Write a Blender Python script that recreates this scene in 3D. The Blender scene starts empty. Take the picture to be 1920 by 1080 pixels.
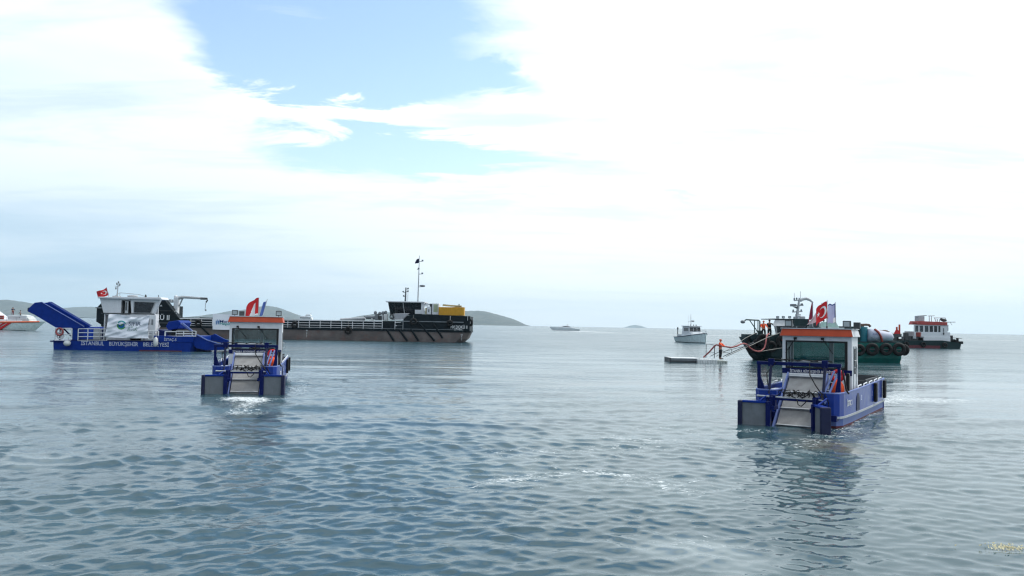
import bpy, bmesh, math, random
import numpy as np
from mathutils import Vector, Matrix
R = math.radians
PI = math.pi
random.seed(7); rng = np.random.default_rng(7)
sc = bpy.context.scene
col = sc.collection

# ------------------------------------------------------------------ camera
CH = 3.0                       # height of the lens above the water
FPX = 1500.0                   # focal length in pixels of a 1920 wide frame
cam_d = bpy.data.cameras.new('camera'); cam = bpy.data.objects.new('camera', cam_d); col.objects.link(cam)
cam_d.sensor_width = 36.0; cam_d.lens = 36.0 * FPX / 1920.0
cam_d.clip_start = 0.1; cam_d.clip_end = 80000.0
PITCH = math.atan(70.2 / FPX); ROLL = math.atan(0.0178)
RM = Matrix.Rotation(R(90) + PITCH, 3, 'X') @ Matrix.Rotation(ROLL, 3, 'Z')
cam.matrix_world = Matrix.Translation((0, 0, CH)) @ RM.to_4x4()
sc.camera = cam

def hor(px): return 610.2 + 0.0178 * (px - 960)          # height of the horizon in the photograph
def ray(px, py): return (RM @ Vector(((px - 960) / FPX, -(py - 540) / FPX, -1))).normalized()
def on_water(px, py):
    d = ray(px, py); t = -CH / d.z
    return Vector((d.x * t, d.y * t, 0))
def at(px, py, Y):
    d = ray(px, py); return Vector((0, 0, CH)) + d * (Y / d.y)

# ------------------------------------------------------------------ node helpers
class E:
    """socket wrapper: arithmetic on it adds Math nodes"""
    nt = None
    def __init__(s, v): s.v = v
    def _m(op, *a, clamp=False):
        n = E.nt.nodes.new('ShaderNodeMath'); n.operation = op; n.use_clamp = clamp
        for i, x in enumerate(a):
            x = x.v if isinstance(x, E) else x
            if isinstance(x, (int, float)): n.inputs[i].default_value = x
            else: E.nt.links.new(x, n.inputs[i])
        return E(n.outputs[0])
    def __add__(s, o): return E._m('ADD', s, o)
    __radd__ = __add__
    def __mul__(s, o): return E._m('MULTIPLY', s, o)
    __rmul__ = __mul__
    def __sub__(s, o): return E._m('SUBTRACT', s, o)
    def __rsub__(s, o): return E._m('SUBTRACT', o, s)
    def __truediv__(s, o): return E._m('DIVIDE', s, o)
    def __neg__(s): return E._m('MULTIPLY', s, -1.0)
def fn(op, *a): return E._m(op, *a)
def sstep(x, a, b):
    n = E.nt.nodes.new('ShaderNodeMapRange'); n.interpolation_type = 'SMOOTHSTEP'
    for i, q in enumerate((x, a, b, 0.0, 1.0)):
        q = q.v if isinstance(q, E) else q
        if isinstance(q, (int, float)): n.inputs[i].default_value = q
        else: E.nt.links.new(q, n.inputs[i])
    return E(n.outputs[0])
def comb(x, y, z):
    n = E.nt.nodes.new('ShaderNodeCombineXYZ')
    for i, q in enumerate((x, y, z)):
        q = q.v if isinstance(q, E) else q
        if isinstance(q, (int, float)): n.inputs[i].default_value = q
        else: E.nt.links.new(q, n.inputs[i])
    return n.outputs[0]
def noise(vec, scale, detail=4, rough=.5, dist=0.0):
    n = E.nt.nodes.new('ShaderNodeTexNoise')
    if vec is not None: E.nt.links.new(vec, n.inputs['Vector'])
    n.inputs['Scale'].default_value = scale; n.inputs['Detail'].default_value = detail
    n.inputs['Roughness'].default_value = rough; n.inputs['Distortion'].default_value = dist
    return E(n.outputs['Fac'])
def mixc(f, a, b):
    n = E.nt.nodes.new('ShaderNodeMix'); n.data_type = 'RGBA'
    for i, q in ((0, f), (6, a), (7, b)):
        q = q.v if isinstance(q, E) else q
        if isinstance(q, (int, float)): n.inputs[i].default_value = q
        elif isinstance(q, tuple): n.inputs[i].default_value = (*q[:3], 1)
        else: E.nt.links.new(q, n.inputs[i])
    return n.outputs[2]

# ------------------------------------------------------------------ sky, sun, exposure
SUN_EL, SUN_AZ = R(50), R(62)          # azimuth measured from the view direction (+Y) to the right (+X)
w = bpy.data.worlds.new('World'); sc.world = w; w.use_nodes = True
nt = w.node_tree; nt.nodes.clear(); E.nt = nt
out = nt.nodes.new('ShaderNodeOutputWorld'); bg = nt.nodes.new('ShaderNodeBackground')
bg.inputs['Strength'].default_value = 0.13
sky = nt.nodes.new('ShaderNodeTexSky'); sky.sky_type = 'NISHITA'; sky.sun_disc = False
sky.sun_elevation = SUN_EL; sky.sun_rotation = SUN_AZ
sky.air_density = 1.3; sky.dust_density = 0.6; sky.ozone_density = 1.6
tc = nt.nodes.new('ShaderNodeTexCoord'); sep = nt.nodes.new('ShaderNodeSeparateXYZ')
nt.links.new(tc.outputs['Generated'], sep.inputs[0])
X, Y, Z = (E(sep.outputs[i]) for i in range(3))
zz = fn('MAXIMUM', Z, 0.0)
pxx = X / (zz + 0.10); pyy = Y / (zz + 0.10)
pv = comb(pxx, pyy, 0.0)
az = fn('ARCTAN2', X, Y); el = fn('ARCSINE', Z)
n_big = noise(pv, 0.62, 7, .56, .35)
n_fine = noise(comb(pxx * 1.0, pyy * 1.25, 3.7), 2.6, 9, .62, .5)
n_warp = noise(comb(pxx, pyy, 8.1), 1.5, 5, .6, .2)
def hole(px, py, wx, wy, tilt=0.0, amt=1.0):
    d = ray(px, py); a0 = math.atan2(d.x, d.y); e0 = math.asin(d.z)
    u = az - a0 + (n_warp - .5) * 0.16; v = el - e0 + (n_fine - .5) * 0.10
    c, s_ = math.cos(tilt), math.sin(tilt)
    uu = (u * c + v * s_) / (wx / FPX); vv = (v * c - u * s_) / (wy / FPX)
    r2 = uu * uu + vv * vv
    return fn('EXPONENT', -r2) * amt
H = hole(590, 75, 285, 78, .0, 1.2) + hole(640, 150, 190, 36, -.08, .8) + hole(770, 290, 280, 27, -.05, 1.0) + hole(40, 40, 230, 200, 0, -1.1) \
    + hole(760, 222, 330, 20, -.05, -.9) + hole(900, 140, 110, 20, -.1, .7) + hole(560, 8, 150, 16, 0, -.6) + hole(440, 120, 90, 45, .2, .5) + hole(560, 300, 80, 30, 0, .3) + hole(900, 390, 190, 26, 0, .30) + hole(1300, 365, 40, 9, 0, .4) \
    + hole(560, -150, 420, 130, .1, .8) + hole(-500, 60, 300, 120, .2, .8) + hole(1290, -330, 260, 110, .1, .7) + hole(-100, -420, 500, 130, -.2, .8)
n_str = noise(comb(pxx * .7, pyy * 2.6, 15.0), 2.2, 8, .66, .6)
cover = sstep(n_big * 0.42 + n_fine * 0.42 + n_str * .34 + 0.20 - H, 0.26, 0.74)
cover = fn('MAXIMUM', cover, 1.0 - sstep(el, 0.0, 0.16) * 0.999)
# the cloud itself: bright white towards the sun, thin grey-blue veil low on the left
g_sun = X * math.sin(SUN_AZ) + Y * math.cos(SUN_AZ)
sunside = sstep(g_sun, -.12, .55)
awaysun = 1.0 - sstep(g_sun, -.75, -.10)        # the sky is dimmer opposite the veiled sun
lowleft = (1.0 - sstep(el, 0.02, 0.20)) * (1.0 - sunside)
shade = sstep(noise(comb(pxx, pyy * 1.6, 20.0), 0.5, 5, .55, .3), .42, .72)
topleft = (1.0 - sunside) * shade
grey = sstep(noise(comb(pxx * .8, pyy * 2.2, 31.0), 1.1, 8, .62, .5), .46, .70)
dens = fn('MINIMUM', lowleft * 0.62 + topleft * 0.40 + grey * (sstep(el, .05, .22) * .28 + .12) + (1.0 - sstep(el, 0.0, 0.12)) * .06, 1.0)
hi = mixc(sunside, (5.3, 5.8, 6.3), (5.7, 6.2, 6.4))
hi = mixc(sstep(el, .03, .30), mixc(sunside, (4.3, 4.9, 5.4), (5.5, 5.9, 6.1)), hi)
ccol = mixc(dens, hi, (2.35, 3.4, 4.3))
skyb = nt.nodes.new('ShaderNodeMix'); skyb.data_type = 'RGBA'; skyb.blend_type = 'MULTIPLY'; skyb.inputs[0].default_value = 1.0
nt.links.new(sky.outputs[0], skyb.inputs[6]); skyb.inputs[7].default_value = (1.0, 1.0, 1.0, 1)
ccol = mixc(awaysun, ccol, (2.3, 2.7, 3.2))
fin = mixc(cover, skyb.outputs[2], ccol)
nt.links.new(fin, bg.inputs['Color']); nt.links.new(bg.outputs[0], out.inputs[0])

sd = bpy.data.lights.new('sun', 'SUN'); sd.energy = 1.5; sd.angle = R(10); sd.color = (1, .965, .92)
sun = bpy.data.objects.new('sun', sd); col.objects.link(sun)
sdir = Vector((math.sin(SUN_AZ) * math.cos(SUN_EL), math.cos(SUN_AZ) * math.cos(SUN_EL), math.sin(SUN_EL)))
sun.rotation_euler = sdir.to_track_quat('Z', 'Y').to_euler(); sun.location = (0, 0, 60)
sc.view_settings.view_transform = 'Standard'; sc.view_settings.look = 'None'
sc.view_settings.exposure = 0.7; sc.view_settings.gamma = 1.0; sc.view_settings.use_curve_mapping = False
sc.render.engine = 'CYCLES'
sc.cycles.use_denoising = True; sc.cycles.filter_width = 1.25
sc.cycles.max_bounces = 8; sc.cycles.transparent_max_bounces = 16; sc.cycles.volume_bounces = 2
sc.cycles.sample_clamp_indirect = 6.0

# ------------------------------------------------------------------ materials
M = {}
def mat(name, c, rough=.45, metal=0.0, var=.12, scale=3.0, streak=0.0, dirt=(.10, .07, .05), bump=0.0, coat=0.0, spec=.28, rust=0.0, rustc=(.16, .06, .03)):
    m = bpy.data.materials.new(name); m.use_nodes = True; nt = m.node_tree; E.nt = nt
    p = nt.nodes['Principled BSDF']
    tc = nt.nodes.new('ShaderNodeTexCoord'); o = tc.outputs['Object']
    mp = nt.nodes.new('ShaderNodeMapping'); mp.inputs['Scale'].default_value = (1.6, 1.6, .25); nt.links.new(o, mp.inputs[0])
    n1 = noise(o, scale, 6, .6)
    base = mixc(sstep(n1, .3, .7), tuple(x * (1 - var) for x in c), tuple(min(1, x * (1 + var)) for x in c))
    if streak > 0:
        n2 = noise(mp.outputs[0], 5.0, 5, .65)
        base = mixc(sstep(n2, .52, .78) * streak, base, dirt)
    if rust > 0:
        n3 = noise(o, 0.9, 8, .7, .4)
        base = mixc(sstep(n3, .5, .66) * rust, base, rustc)
    nt.links.new(base, p.inputs['Base Color'])
    nt.links.new((n1 * .25 + (rough - .12)).v, p.inputs['Roughness'])
    p.inputs['Metallic'].default_value = metal; p.inputs['Specular IOR Level'].default_value = spec
    p.inputs['Coat Weight'].default_value = coat; p.inputs['Coat Roughness'].default_value = .12
    if bump > 0:
        b = nt.nodes.new('ShaderNodeBump'); b.inputs['Strength'].default_value = bump; b.inputs['Distance'].default_value = .02
        nt.links.new(noise(o, scale * 4, 5, .6).v, b.inputs['Height']); nt.links.new(b.outputs[0], p.inputs['Normal'])
    M[name] = m; return m
mat('red_flag', (.22, .02, .05), .6)
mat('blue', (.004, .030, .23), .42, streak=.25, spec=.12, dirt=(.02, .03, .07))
mat('blue_hull', (.004, .032, .25), .34, streak=.25, dirt=(.03, .04, .09), coat=.30, spec=.22)
mat('blue_dark', (.004, .011, .09), .45, streak=.3, spec=.12, dirt=(.015, .02, .04))
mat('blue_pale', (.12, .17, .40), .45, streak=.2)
mat('navy', (.012, .016, .055), .5)
mat('white', (.66, .68, .71), .42, var=.05, streak=.22, dirt=(.36, .33, .30))
mat('white_clean', (.78, .79, .80), .4, var=.03)
mat('grey_pale', (.42, .44, .46), .5, streak=.2)
mat('grey', (.20, .22, .24), .5, streak=.3)
mat('grey_dark', (.06, .065, .07), .5)
mat('black', (.012, .013, .015), .45)
mat('hull_black', (.006, .013, .018), .5, streak=.25, dirt=(.03, .028, .026), rust=.25, rustc=(.03, .02, .017), spec=.15)
mat('hull_lower', (.135, .115, .11), .6, var=.25, scale=.5, streak=.5, dirt=(.09, .08, .08), rust=.6, rustc=(.16, .09, .075))
mat('rubber', (.014, .014, .015), .75, bump=.4)
mat('orange', (.52, .075, .028), .42, var=.08, streak=.15)
mat('orange_vest', (.95, .10, .02), .6, var=.1)
mat('red', (.55, .02, .025), .5, var=.08)
mat('red_dull', (.28, .05, .04), .6, streak=.3)
mat('antifoul', (.12, .03, .04), .6, var=.25, streak=.3)
mat('yellow', (.62, .33, .03), .5, var=.1, streak=.35, dirt=(.25, .13, .03))
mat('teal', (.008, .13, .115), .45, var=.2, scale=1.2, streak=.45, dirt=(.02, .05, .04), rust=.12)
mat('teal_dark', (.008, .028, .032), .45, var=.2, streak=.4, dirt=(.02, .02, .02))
mat('teal_bright', (.010, .13, .17), .45, streak=.3, dirt=(.02, .06, .06))
mat('steel', (.42, .44, .46), .35, metal=.6)
mat('steel_dark', (.10, .11, .12), .4, metal=.4)
mat('hose_red', (.34, .09, .09), .5, var=.15)
mat('hose_black', (.012, .011, .011), .4)
mat('rope', (.28, .27, .25), .8)
mat('skin', (.42, .22, .15), .55, var=.04)
mat('hair', (.025, .018, .014), .6)
mat('cloth_black', (.014, .014, .018), .8)
mat('cloth_navy', (.02, .025, .06), .8)
mat('cloth_maroon', (.16, .02, .03), .8)
mat('cloth_grey', (.25, .25, .27), .8)
mat('tarp', (.72, .73, .80), .6, var=.03, bump=.15)
mat('tarp_grey', (.36, .37, .40), .6, var=.1, bump=.3)
mat('banner_white', (.86, .87, .93), .65, var=.02)
mat('ink_blue', (.02, .16, .42), .6)
mat('ink_navy', (.02, .05, .20), .6)
mat('ink_teal', (.02, .30, .30), .6)
mat('ink_green', (.08, .32, .10), .6)
mat('ink_pale', (.34, .46, .42), .6)
mat('flag_pink', (.60, .48, .50), .7, var=.05)
mat('flag_lavender', (.45, .47, .66), .7, var=.05)
mat('plastic_white', (.62, .64, .64), .5, var=.08, streak=.15, dirt=(.35, .35, .3))
mat('brown_pipe', (.12, .07, .055), .6)
mat('flag_blue', (.10, .17, .45), .7, var=.1)
mat('yellow_pale', (.50, .42, .22), .5, streak=.2)
mat('yellow_green', (.30, .36, .10), .5)
mat('letter_grey', (.50, .55, .66), .5)
mat('ink_grey', (.13, .17, .24), .6)
mat('mint', (.33, .48, .44), .5)
mat('steel_green', (.05, .09, .09), .45)
mat('hull_pale', (.66, .76, .76), .35, streak=.25, dirt=(.3, .34, .33))
mat('hull_yacht', (.72, .76, .78), .35)
mat('orange_stripe', (.72, .15, .06), .4)
mat('white_tent', (.55, .57, .56), .7, var=.1, scale=2, bump=.4)
mat('plastic_grey', (.40, .43, .40), .55, var=.15, streak=.2)
mat('scum_yellow', (.55, .5, .32), .7, var=.2)
mat('tank_skin', (.44, .47, .57), .55, var=.06, bump=.2)
mat('red_soft', (.40, .075, .07), .6, streak=.3, dirt=(.3, .12, .1))
mat('radome', (.62, .63, .62), .4)

def belt_mat():
    m = bpy.data.materials.new('conveyor_mesh'); m.use_nodes = True; nt = m.node_tree; E.nt = nt
    p = nt.nodes['Principled BSDF']; tc = nt.nodes.new('ShaderNodeTexCoord')
    wv = nt.nodes.new('ShaderNodeTexWave'); wv.bands_direction = 'Y'; wv.inputs['Scale'].default_value = 9.0
    wv.inputs['Distortion'].default_value = .15
    nt.links.new(tc.outputs['Object'], wv.inputs[0])
    n = noise(tc.outputs['Object'], 4, 6, .6)
    c = mixc(sstep(n, .3, .75), (.30, .29, .28), (.43, .42, .41))
    c = mixc(E(wv.outputs['Fac']) * .45, c, (.17, .165, .16))
    nt.links.new(c, p.inputs['Base Color']); p.inputs['Roughness'].default_value = .55
    b = nt.nodes.new('ShaderNodeBump'); b.inputs['Strength'].default_value = .5; b.inputs['Distance'].default_value = .02
    nt.links.new(wv.outputs['Fac'], b.inputs['Height']); nt.links.new(b.outputs[0], p.inputs['Normal'])
    M['belt'] = m
belt_mat()
def glass_mat(name, tint, refl=.9, dark=.0):
    m = bpy.data.materials.new(name); m.use_nodes = True; nt = m.node_tree; nt.nodes.clear(); E.nt = nt
    o = nt.nodes.new('ShaderNodeOutputMaterial'); t = nt.nodes.new('ShaderNodeBsdfTransparent'); t.inputs[0].default_value = (*tint, 1)
    g = nt.nodes.new('ShaderNodeBsdfGlossy'); g.inputs['Roughness'].default_value = .03
    fr = nt.nodes.new('ShaderNodeFresnel'); fr.inputs[0].default_value = 1.5
    mx = nt.nodes.new('ShaderNodeMixShader')
    nt.links.new(fr.outputs[0], mx.inputs[0]); nt.links.new(t.outputs[0], mx.inputs[1]); nt.links.new(g.outputs[0], mx.inputs[2])
    nt.links.new(mx.outputs[0], o.inputs[0]); M[name] = m
glass_mat('glass', (.80, .85, .85)); glass_mat('glass_dark', (.16, .18, .20))
mat('glass_black', (.012, .016, .022), .15, var=.2, coat=.5)
mat('lens', (.42, .45, .46), .15, metal=.3)

# ------------------------------------------------------------------ mesh builder
class MB:
    def __init__(s): s.v = []; s.f = []; s.m = []; s.s = []
    def add(s, vs, fs, m=0, smooth=False):
        b = len(s.v); s.v += [tuple(p) for p in vs]
        for f in fs: s.f.append(tuple(b + i for i in f)); s.m.append(m); s.s.append(smooth)
        return s
    def hexa(s, p, m=0):      # p: bottom 4 counter-clockwise, top 4
        return s.add(p, [(3, 2, 1, 0), (4, 5, 6, 7), (0, 1, 5, 4), (1, 2, 6, 5), (2, 3, 7, 6), (3, 0, 4, 7)], m)
    def box(s, x0, x1, y0, y1, z0, z1, m=0):
        x0, x1 = sorted((x0, x1)); y0, y1 = sorted((y0, y1)); z0, z1 = sorted((z0, z1))
        return s.hexa([(x0, y0, z0), (x1, y0, z0), (x1, y1, z0), (x0, y1, z0), (x0, y0, z1), (x1, y0, z1), (x1, y1, z1), (x0, y1, z1)], m)
    def prism_xz(s, poly, y0, y1, m=0):
        a = sum(poly[i][0] * poly[(i + 1) % len(poly)][1] - poly[(i + 1) % len(poly)][0] * poly[i][1] for i in range(len(poly)))
        if a < 0: poly = poly[::-1]
        n = len(poly); vs = [(x, y0, z) for x, z in poly] + [(x, y1, z) for x, z in poly]
        fs = [tuple(range(n)), tuple(range(2 * n - 1, n - 1, -1))] + [((i + 1) % n, i, n + i, n + (i + 1) % n) for i in range(n)]
        return s.add(vs, fs, m)
    def prism_yz(s, poly, x0, x1, m=0):
        a = sum(poly[i][0] * poly[(i + 1) % len(poly)][1] - poly[(i + 1) % len(poly)][0] * poly[i][1] for i in range(len(poly)))
        if a < 0: poly = poly[::-1]
        n = len(poly); vs = [(x1, y, z) for y, z in poly] + [(x0, y, z) for y, z in poly]
        fs = [tuple(range(n)), tuple(range(2 * n - 1, n - 1, -1))] + [((i + 1) % n, i, n + i, n + (i + 1) % n) for i in range(n)]
        return s.add(vs, fs, m)
    def loft(s, rings, m=0, cap=True, smooth=False, closed=True):
        n = len(rings[0]); vs = [p for r in rings for p in r]; fs = []
        k = n if closed else n - 1
        for i in range(len(rings) - 1):
            for j in range(k):
                fs.append((i * n + j, i * n + (j + 1) % n, (i + 1) * n + (j + 1) % n, (i + 1) * n + j))
        s.add(vs, fs, m, smooth)
        if cap:
            s.add(rings[0], [tuple(range(n - 1, -1, -1))], m); s.add(rings[-1], [tuple(range(n))], m)
        return s
    def tube(s, pts, r, n=7, m=0, closed=False):
        pts = [Vector(p) for p in pts]; rings = []
        up = Vector((0, 0, 1)); N = len(pts)
        for i, p in enumerate(pts):
            a = pts[i - 1] if (i > 0 or closed) else p; b = pts[(i + 1) % N] if (i < N - 1 or closed) else p
            t = (b - a).normalized()
            u = t.cross(up)
            if u.length < .05: u = t.cross(Vector((0, 1, 0)))
            u.normalize(); v = u.cross(t)
            rr = r[i] if isinstance(r, (list, tuple)) else r
            rings.append([p + (u * math.cos(2 * PI * k / n) + v * math.sin(2 * PI * k / n)) * rr for k in range(n)])
        if closed: rings.append(rings[0])
        return s.loft(rings, m, not closed, True)
    def torus(s, c, axis, Rr, r, nu=20, nv=9, m=0, flat=1.0):
        c = Vector(c); ax = Vector(axis).normalized(); u = ax.orthogonal().normalized(); v = ax.cross(u)
        rings = []
        for i in range(nu + 1):
            a = 2 * PI * i / nu; d = u * math.cos(a) + v * math.sin(a)
            rings.append([c + d * (Rr + r * math.cos(2 * PI * k / nv)) + ax * r * flat * math.sin(2 * PI * k / nv) for k in range(nv)])
        return s.loft(rings, m, False, True)
    def ell(s, c, rx, ry, rz, nu=12, nv=8, m=0):
        rings = []
        for i in range(nv + 1):
            t = PI * i / nv; q = max(math.sin(t), .001)
            rings.append([(c[0] + rx * q * math.cos(2 * PI * k / nu), c[1] + ry * q * math.sin(2 * PI * k / nu), c[2] - rz * math.cos(t)) for k in range(nu)])
        return s.loft(rings, m, True, True)
    def lathe(s, c, prof, n=14, m=0):   # prof: (r, z)
        return s.loft([[(c[0] + r * math.cos(2 * PI * k / n), c[1] + r * math.sin(2 * PI * k / n), c[2] + z) for k in range(n)] for r, z in prof], m, True, True)
    def wall(s, path, z0, z1, th, m=0, closed=False):
        """upright plate along a plan path; z0/z1 may be functions of the index"""
        P = [Vector((p[0], p[1])) for p in path]; N = len(P); rings = []
        f0 = z0 if callable(z0) else (lambda i: z0); f1 = z1 if callable(z1) else (lambda i: z1)
        for i, p in enumerate(P):
            a = P[i - 1] if i > 0 else p; b = P[i + 1] if i < N - 1 else p
            t = (b - a).normalized(); nrm = Vector((-t.y, t.x)) * th / 2
            q0, q1 = p + nrm, p - nrm
            rings.append([(q0.x, q0.y, f0(i)), (q1.x, q1.y, f0(i)), (q1.x, q1.y, f1(i)), (q0.x, q0.y, f1(i))])
        return s.loft(rings, m, True, False)
    def sheet(s, F, nu, nv, m=0, smooth=True, th=0.0):
        vs = [F(i / nu, j / nv) for j in range(nv + 1) for i in range(nu + 1)]
        fs = [(j * (nu + 1) + i, j * (nu + 1) + i + 1, (j + 1) * (nu + 1) + i + 1, (j + 1) * (nu + 1) + i) for j in range(nv) for i in range(nu)]
        return s.add(vs, fs, m, smooth)
    def build(s, name, mats, parent=None, bevel=0.0, loc=None, rz=0.0):
        me = bpy.data.meshes.new(name); me.from_pydata(s.v, [], s.f)
        for q in ([mats] if isinstance(mats, str) else mats): me.materials.append(M[q])
        me.polygons.foreach_set('material_index', s.m); me.polygons.foreach_set('use_smooth', s.s)
        bm = bmesh.new(); bm.from_mesh(me); bmesh.ops.recalc_face_normals(bm, faces=bm.faces); bm.to_mesh(me); bm.free()
        me.update()
        o = bpy.data.objects.new(name, me); col.objects.link(o)
        if parent: o.parent = parent
        if loc is not None: o.location = loc
        o.rotation_euler = (0, 0, rz)
        if bevel > 0:
            b = o.modifiers.new('bevel', 'BEVEL'); b.width = bevel; b.segments = 2; b.limit_method = 'ANGLE'; b.angle_limit = R(40)
        return o
def tag(o, label=None, cat=None, group=None, kind=None):
    if label: o['label'] = label
    if cat: o['category'] = cat
    if group: o['group'] = group
    if kind: o['kind'] = kind
    return o
def thing(name, label, cat, loc=(0, 0, 0), rz=0.0, group=None):
    o = bpy.data.objects.new(name, None); col.objects.link(o); o.location = loc; o.rotation_euler = (0, 0, rz)
    return tag(o, label, cat, group)
def copy_tree(o, parent=None):
    c = o.copy(); col.objects.link(c); c.parent = parent
    for ch in list(o.children): copy_tree(ch, c)
    return c
def world_pt(root, p):       # a point in the frame of a thing, in world space
    return Matrix.Translation(root.location) @ Matrix.Rotation(root.rotation_euler[2], 4, 'Z') @ Vector(p)

def text_mesh(s, size, ext=.0):
    cu = bpy.data.curves.new('tmp', 'FONT'); cu.body = s; cu.size = size; cu.align_x = 'CENTER'; cu.align_y = 'CENTER'; cu.extrude = ext
    cu.resolution_u = 3; cu.offset = size * .010
    o = bpy.data.objects.new('tmp', cu); col.objects.link(o)
    bpy.context.view_layer.update()
    me = bpy.data.meshes.new_from_object(o.evaluated_get(bpy.context.evaluated_depsgraph_get()))
    bpy.data.objects.remove(o); bpy.data.curves.remove(cu)
    return me
def text(s, size, m, parent, fmap, name='lettering', ext=.004, width=None):
    """fmap(x, y, z) places the flat text"""
    me = text_mesh(s, size, ext); me.name = name
    xs = [v.co.x for v in me.vertices]
    k = 1.0
    if width and xs: k = width / max(1e-6, max(xs) - min(xs))
    for v in me.vertices: v.co = Vector(fmap(v.co.x * k, v.co.y, v.co.z))
    me.materials.clear(); me.materials.append(M[m])
    o = bpy.data.objects.new(name, me); col.objects.link(o); o.parent = parent
    return o
def on_front(cx, y, cz):     # text facing the -Y side
    return lambda x, t, n: (cx + x, y - n, cz + t)

# ------------------------------------------------------------------ haze, hills, water
HM = bpy.data.materials.new('haze'); HM.use_nodes = True; nt = HM.node_tree; nt.nodes.clear()
o_ = nt.nodes.new('ShaderNodeOutputMaterial'); pv_ = nt.nodes.new('ShaderNodeVolumePrincipled')
pv_.inputs['Color'].default_value = (.76, .91, 1.0, 1); pv_.inputs['Density'].default_value = 0.00005
pv_.inputs['Anisotropy'].default_value = 0.2
nt.links.new(pv_.outputs[0], o_.inputs['Volume']); M['haze'] = HM
hz = MB().box(-21000, 21000, -21000, 21000, -1.6, 620).build('haze', 'haze'); tag(hz, kind='stuff')

def hill_mat():
    m = bpy.data.materials.new('hill'); m.use_nodes = True; nt = m.node_tree; E.nt = nt
    p = nt.nodes['Principled BSDF']; tc = nt.nodes.new('ShaderNodeTexCoord'); o = tc.outputs['Object']
    a = sstep(noise(o, 0.005, 8, .65), .42, .6); b = sstep(noise(o, .02, 6, .6), .55, .62)
    c = mixc(a, (.030, .045, .040), (.060, .070, .055)); c = mixc(b * .45, c, (.17, .17, .17))
    nt.links.new(c, p.inputs['Base Color']); p.inputs['Roughness'].default_value = .9; M['hill'] = m
hill_mat()
def island(prof, D, seed, label, depth=700):
    """prof: skyline points (px, py) in order; a ridge with real depth at D metres"""
    r = random.Random(seed); n = 90
    xs = np.linspace(prof[0][0], prof[-1][0], n); ys = np.interp(xs, [p[0] for p in prof], [p[1] for p in prof])
    mb = MB(); rows = 14; vs = []
    ph = [r.uniform(0, 6) for _ in range(8)]
    for j in range(rows + 1):
        t = j / rows * 2 - 1
        for i in range(n):
            top = max(0.0, (hor(xs[i]) - ys[i]) * D / FPX + 3 * (1 if ys[i] < hor(xs[i]) else 0))
            env = max(0.0, 1 - abs(t) ** 1.7)
            x = (xs[i] - 960) * D / FPX
            jit = 1 + .10 * math.sin(i * .55 + ph[0] + t * 3) * abs(t) + .07 * math.sin(i * 1.3 + ph[1] - t * 5) * abs(t)
            z = top * env * jit + (0 if abs(t) > .05 else top * .012 * math.sin(i * 2.1 + ph[2]))
            vs.append((x * (1 + t * depth / D * .5), D + t * depth, max(z, 0) - .8 * (env < .02) - .4))
    fs = [(j * n + i, j * n + i + 1, (j + 1) * n + i + 1, (j + 1) * n + i) for j in range(rows) for i in range(n - 1)]
    mb.add(vs, fs, 0, True)
    o = mb.build('hill', 'hill'); tag(o, kind='structure'); return o
island([(-240, 596), (-120, 575), (-40, 566), (15, 562), (45, 566), (80, 574), (120, 588), (150, 594.8)], 9500, 1, '', 1500)
island([(60, 594), (95, 580), (140, 576), (170, 575), (200, 577), (260, 583), (330, 594), (360, 599)], 12500, 2, '', 1500)
island([(330, 599), (400, 590), (440, 583), (470, 580), (488, 575), (505, 573.5), (520, 576), (545, 585), (566, 594), (590, 603)], 10500, 3, '', 1500)
island([(625, 604), (660, 596), (700, 589), (745, 584), (800, 583), (850, 583.5), (897, 582.5), (912, 584), (935, 590), (960, 597), (975, 603), (986, 608.5), (994, 610.8)], 9000, 4, '', 1500)
island([(1172, 613.8), (1183, 610.5), (1192, 609), (1203, 611), (1212, 614.4)], 19500, 5, '', 400)

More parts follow.
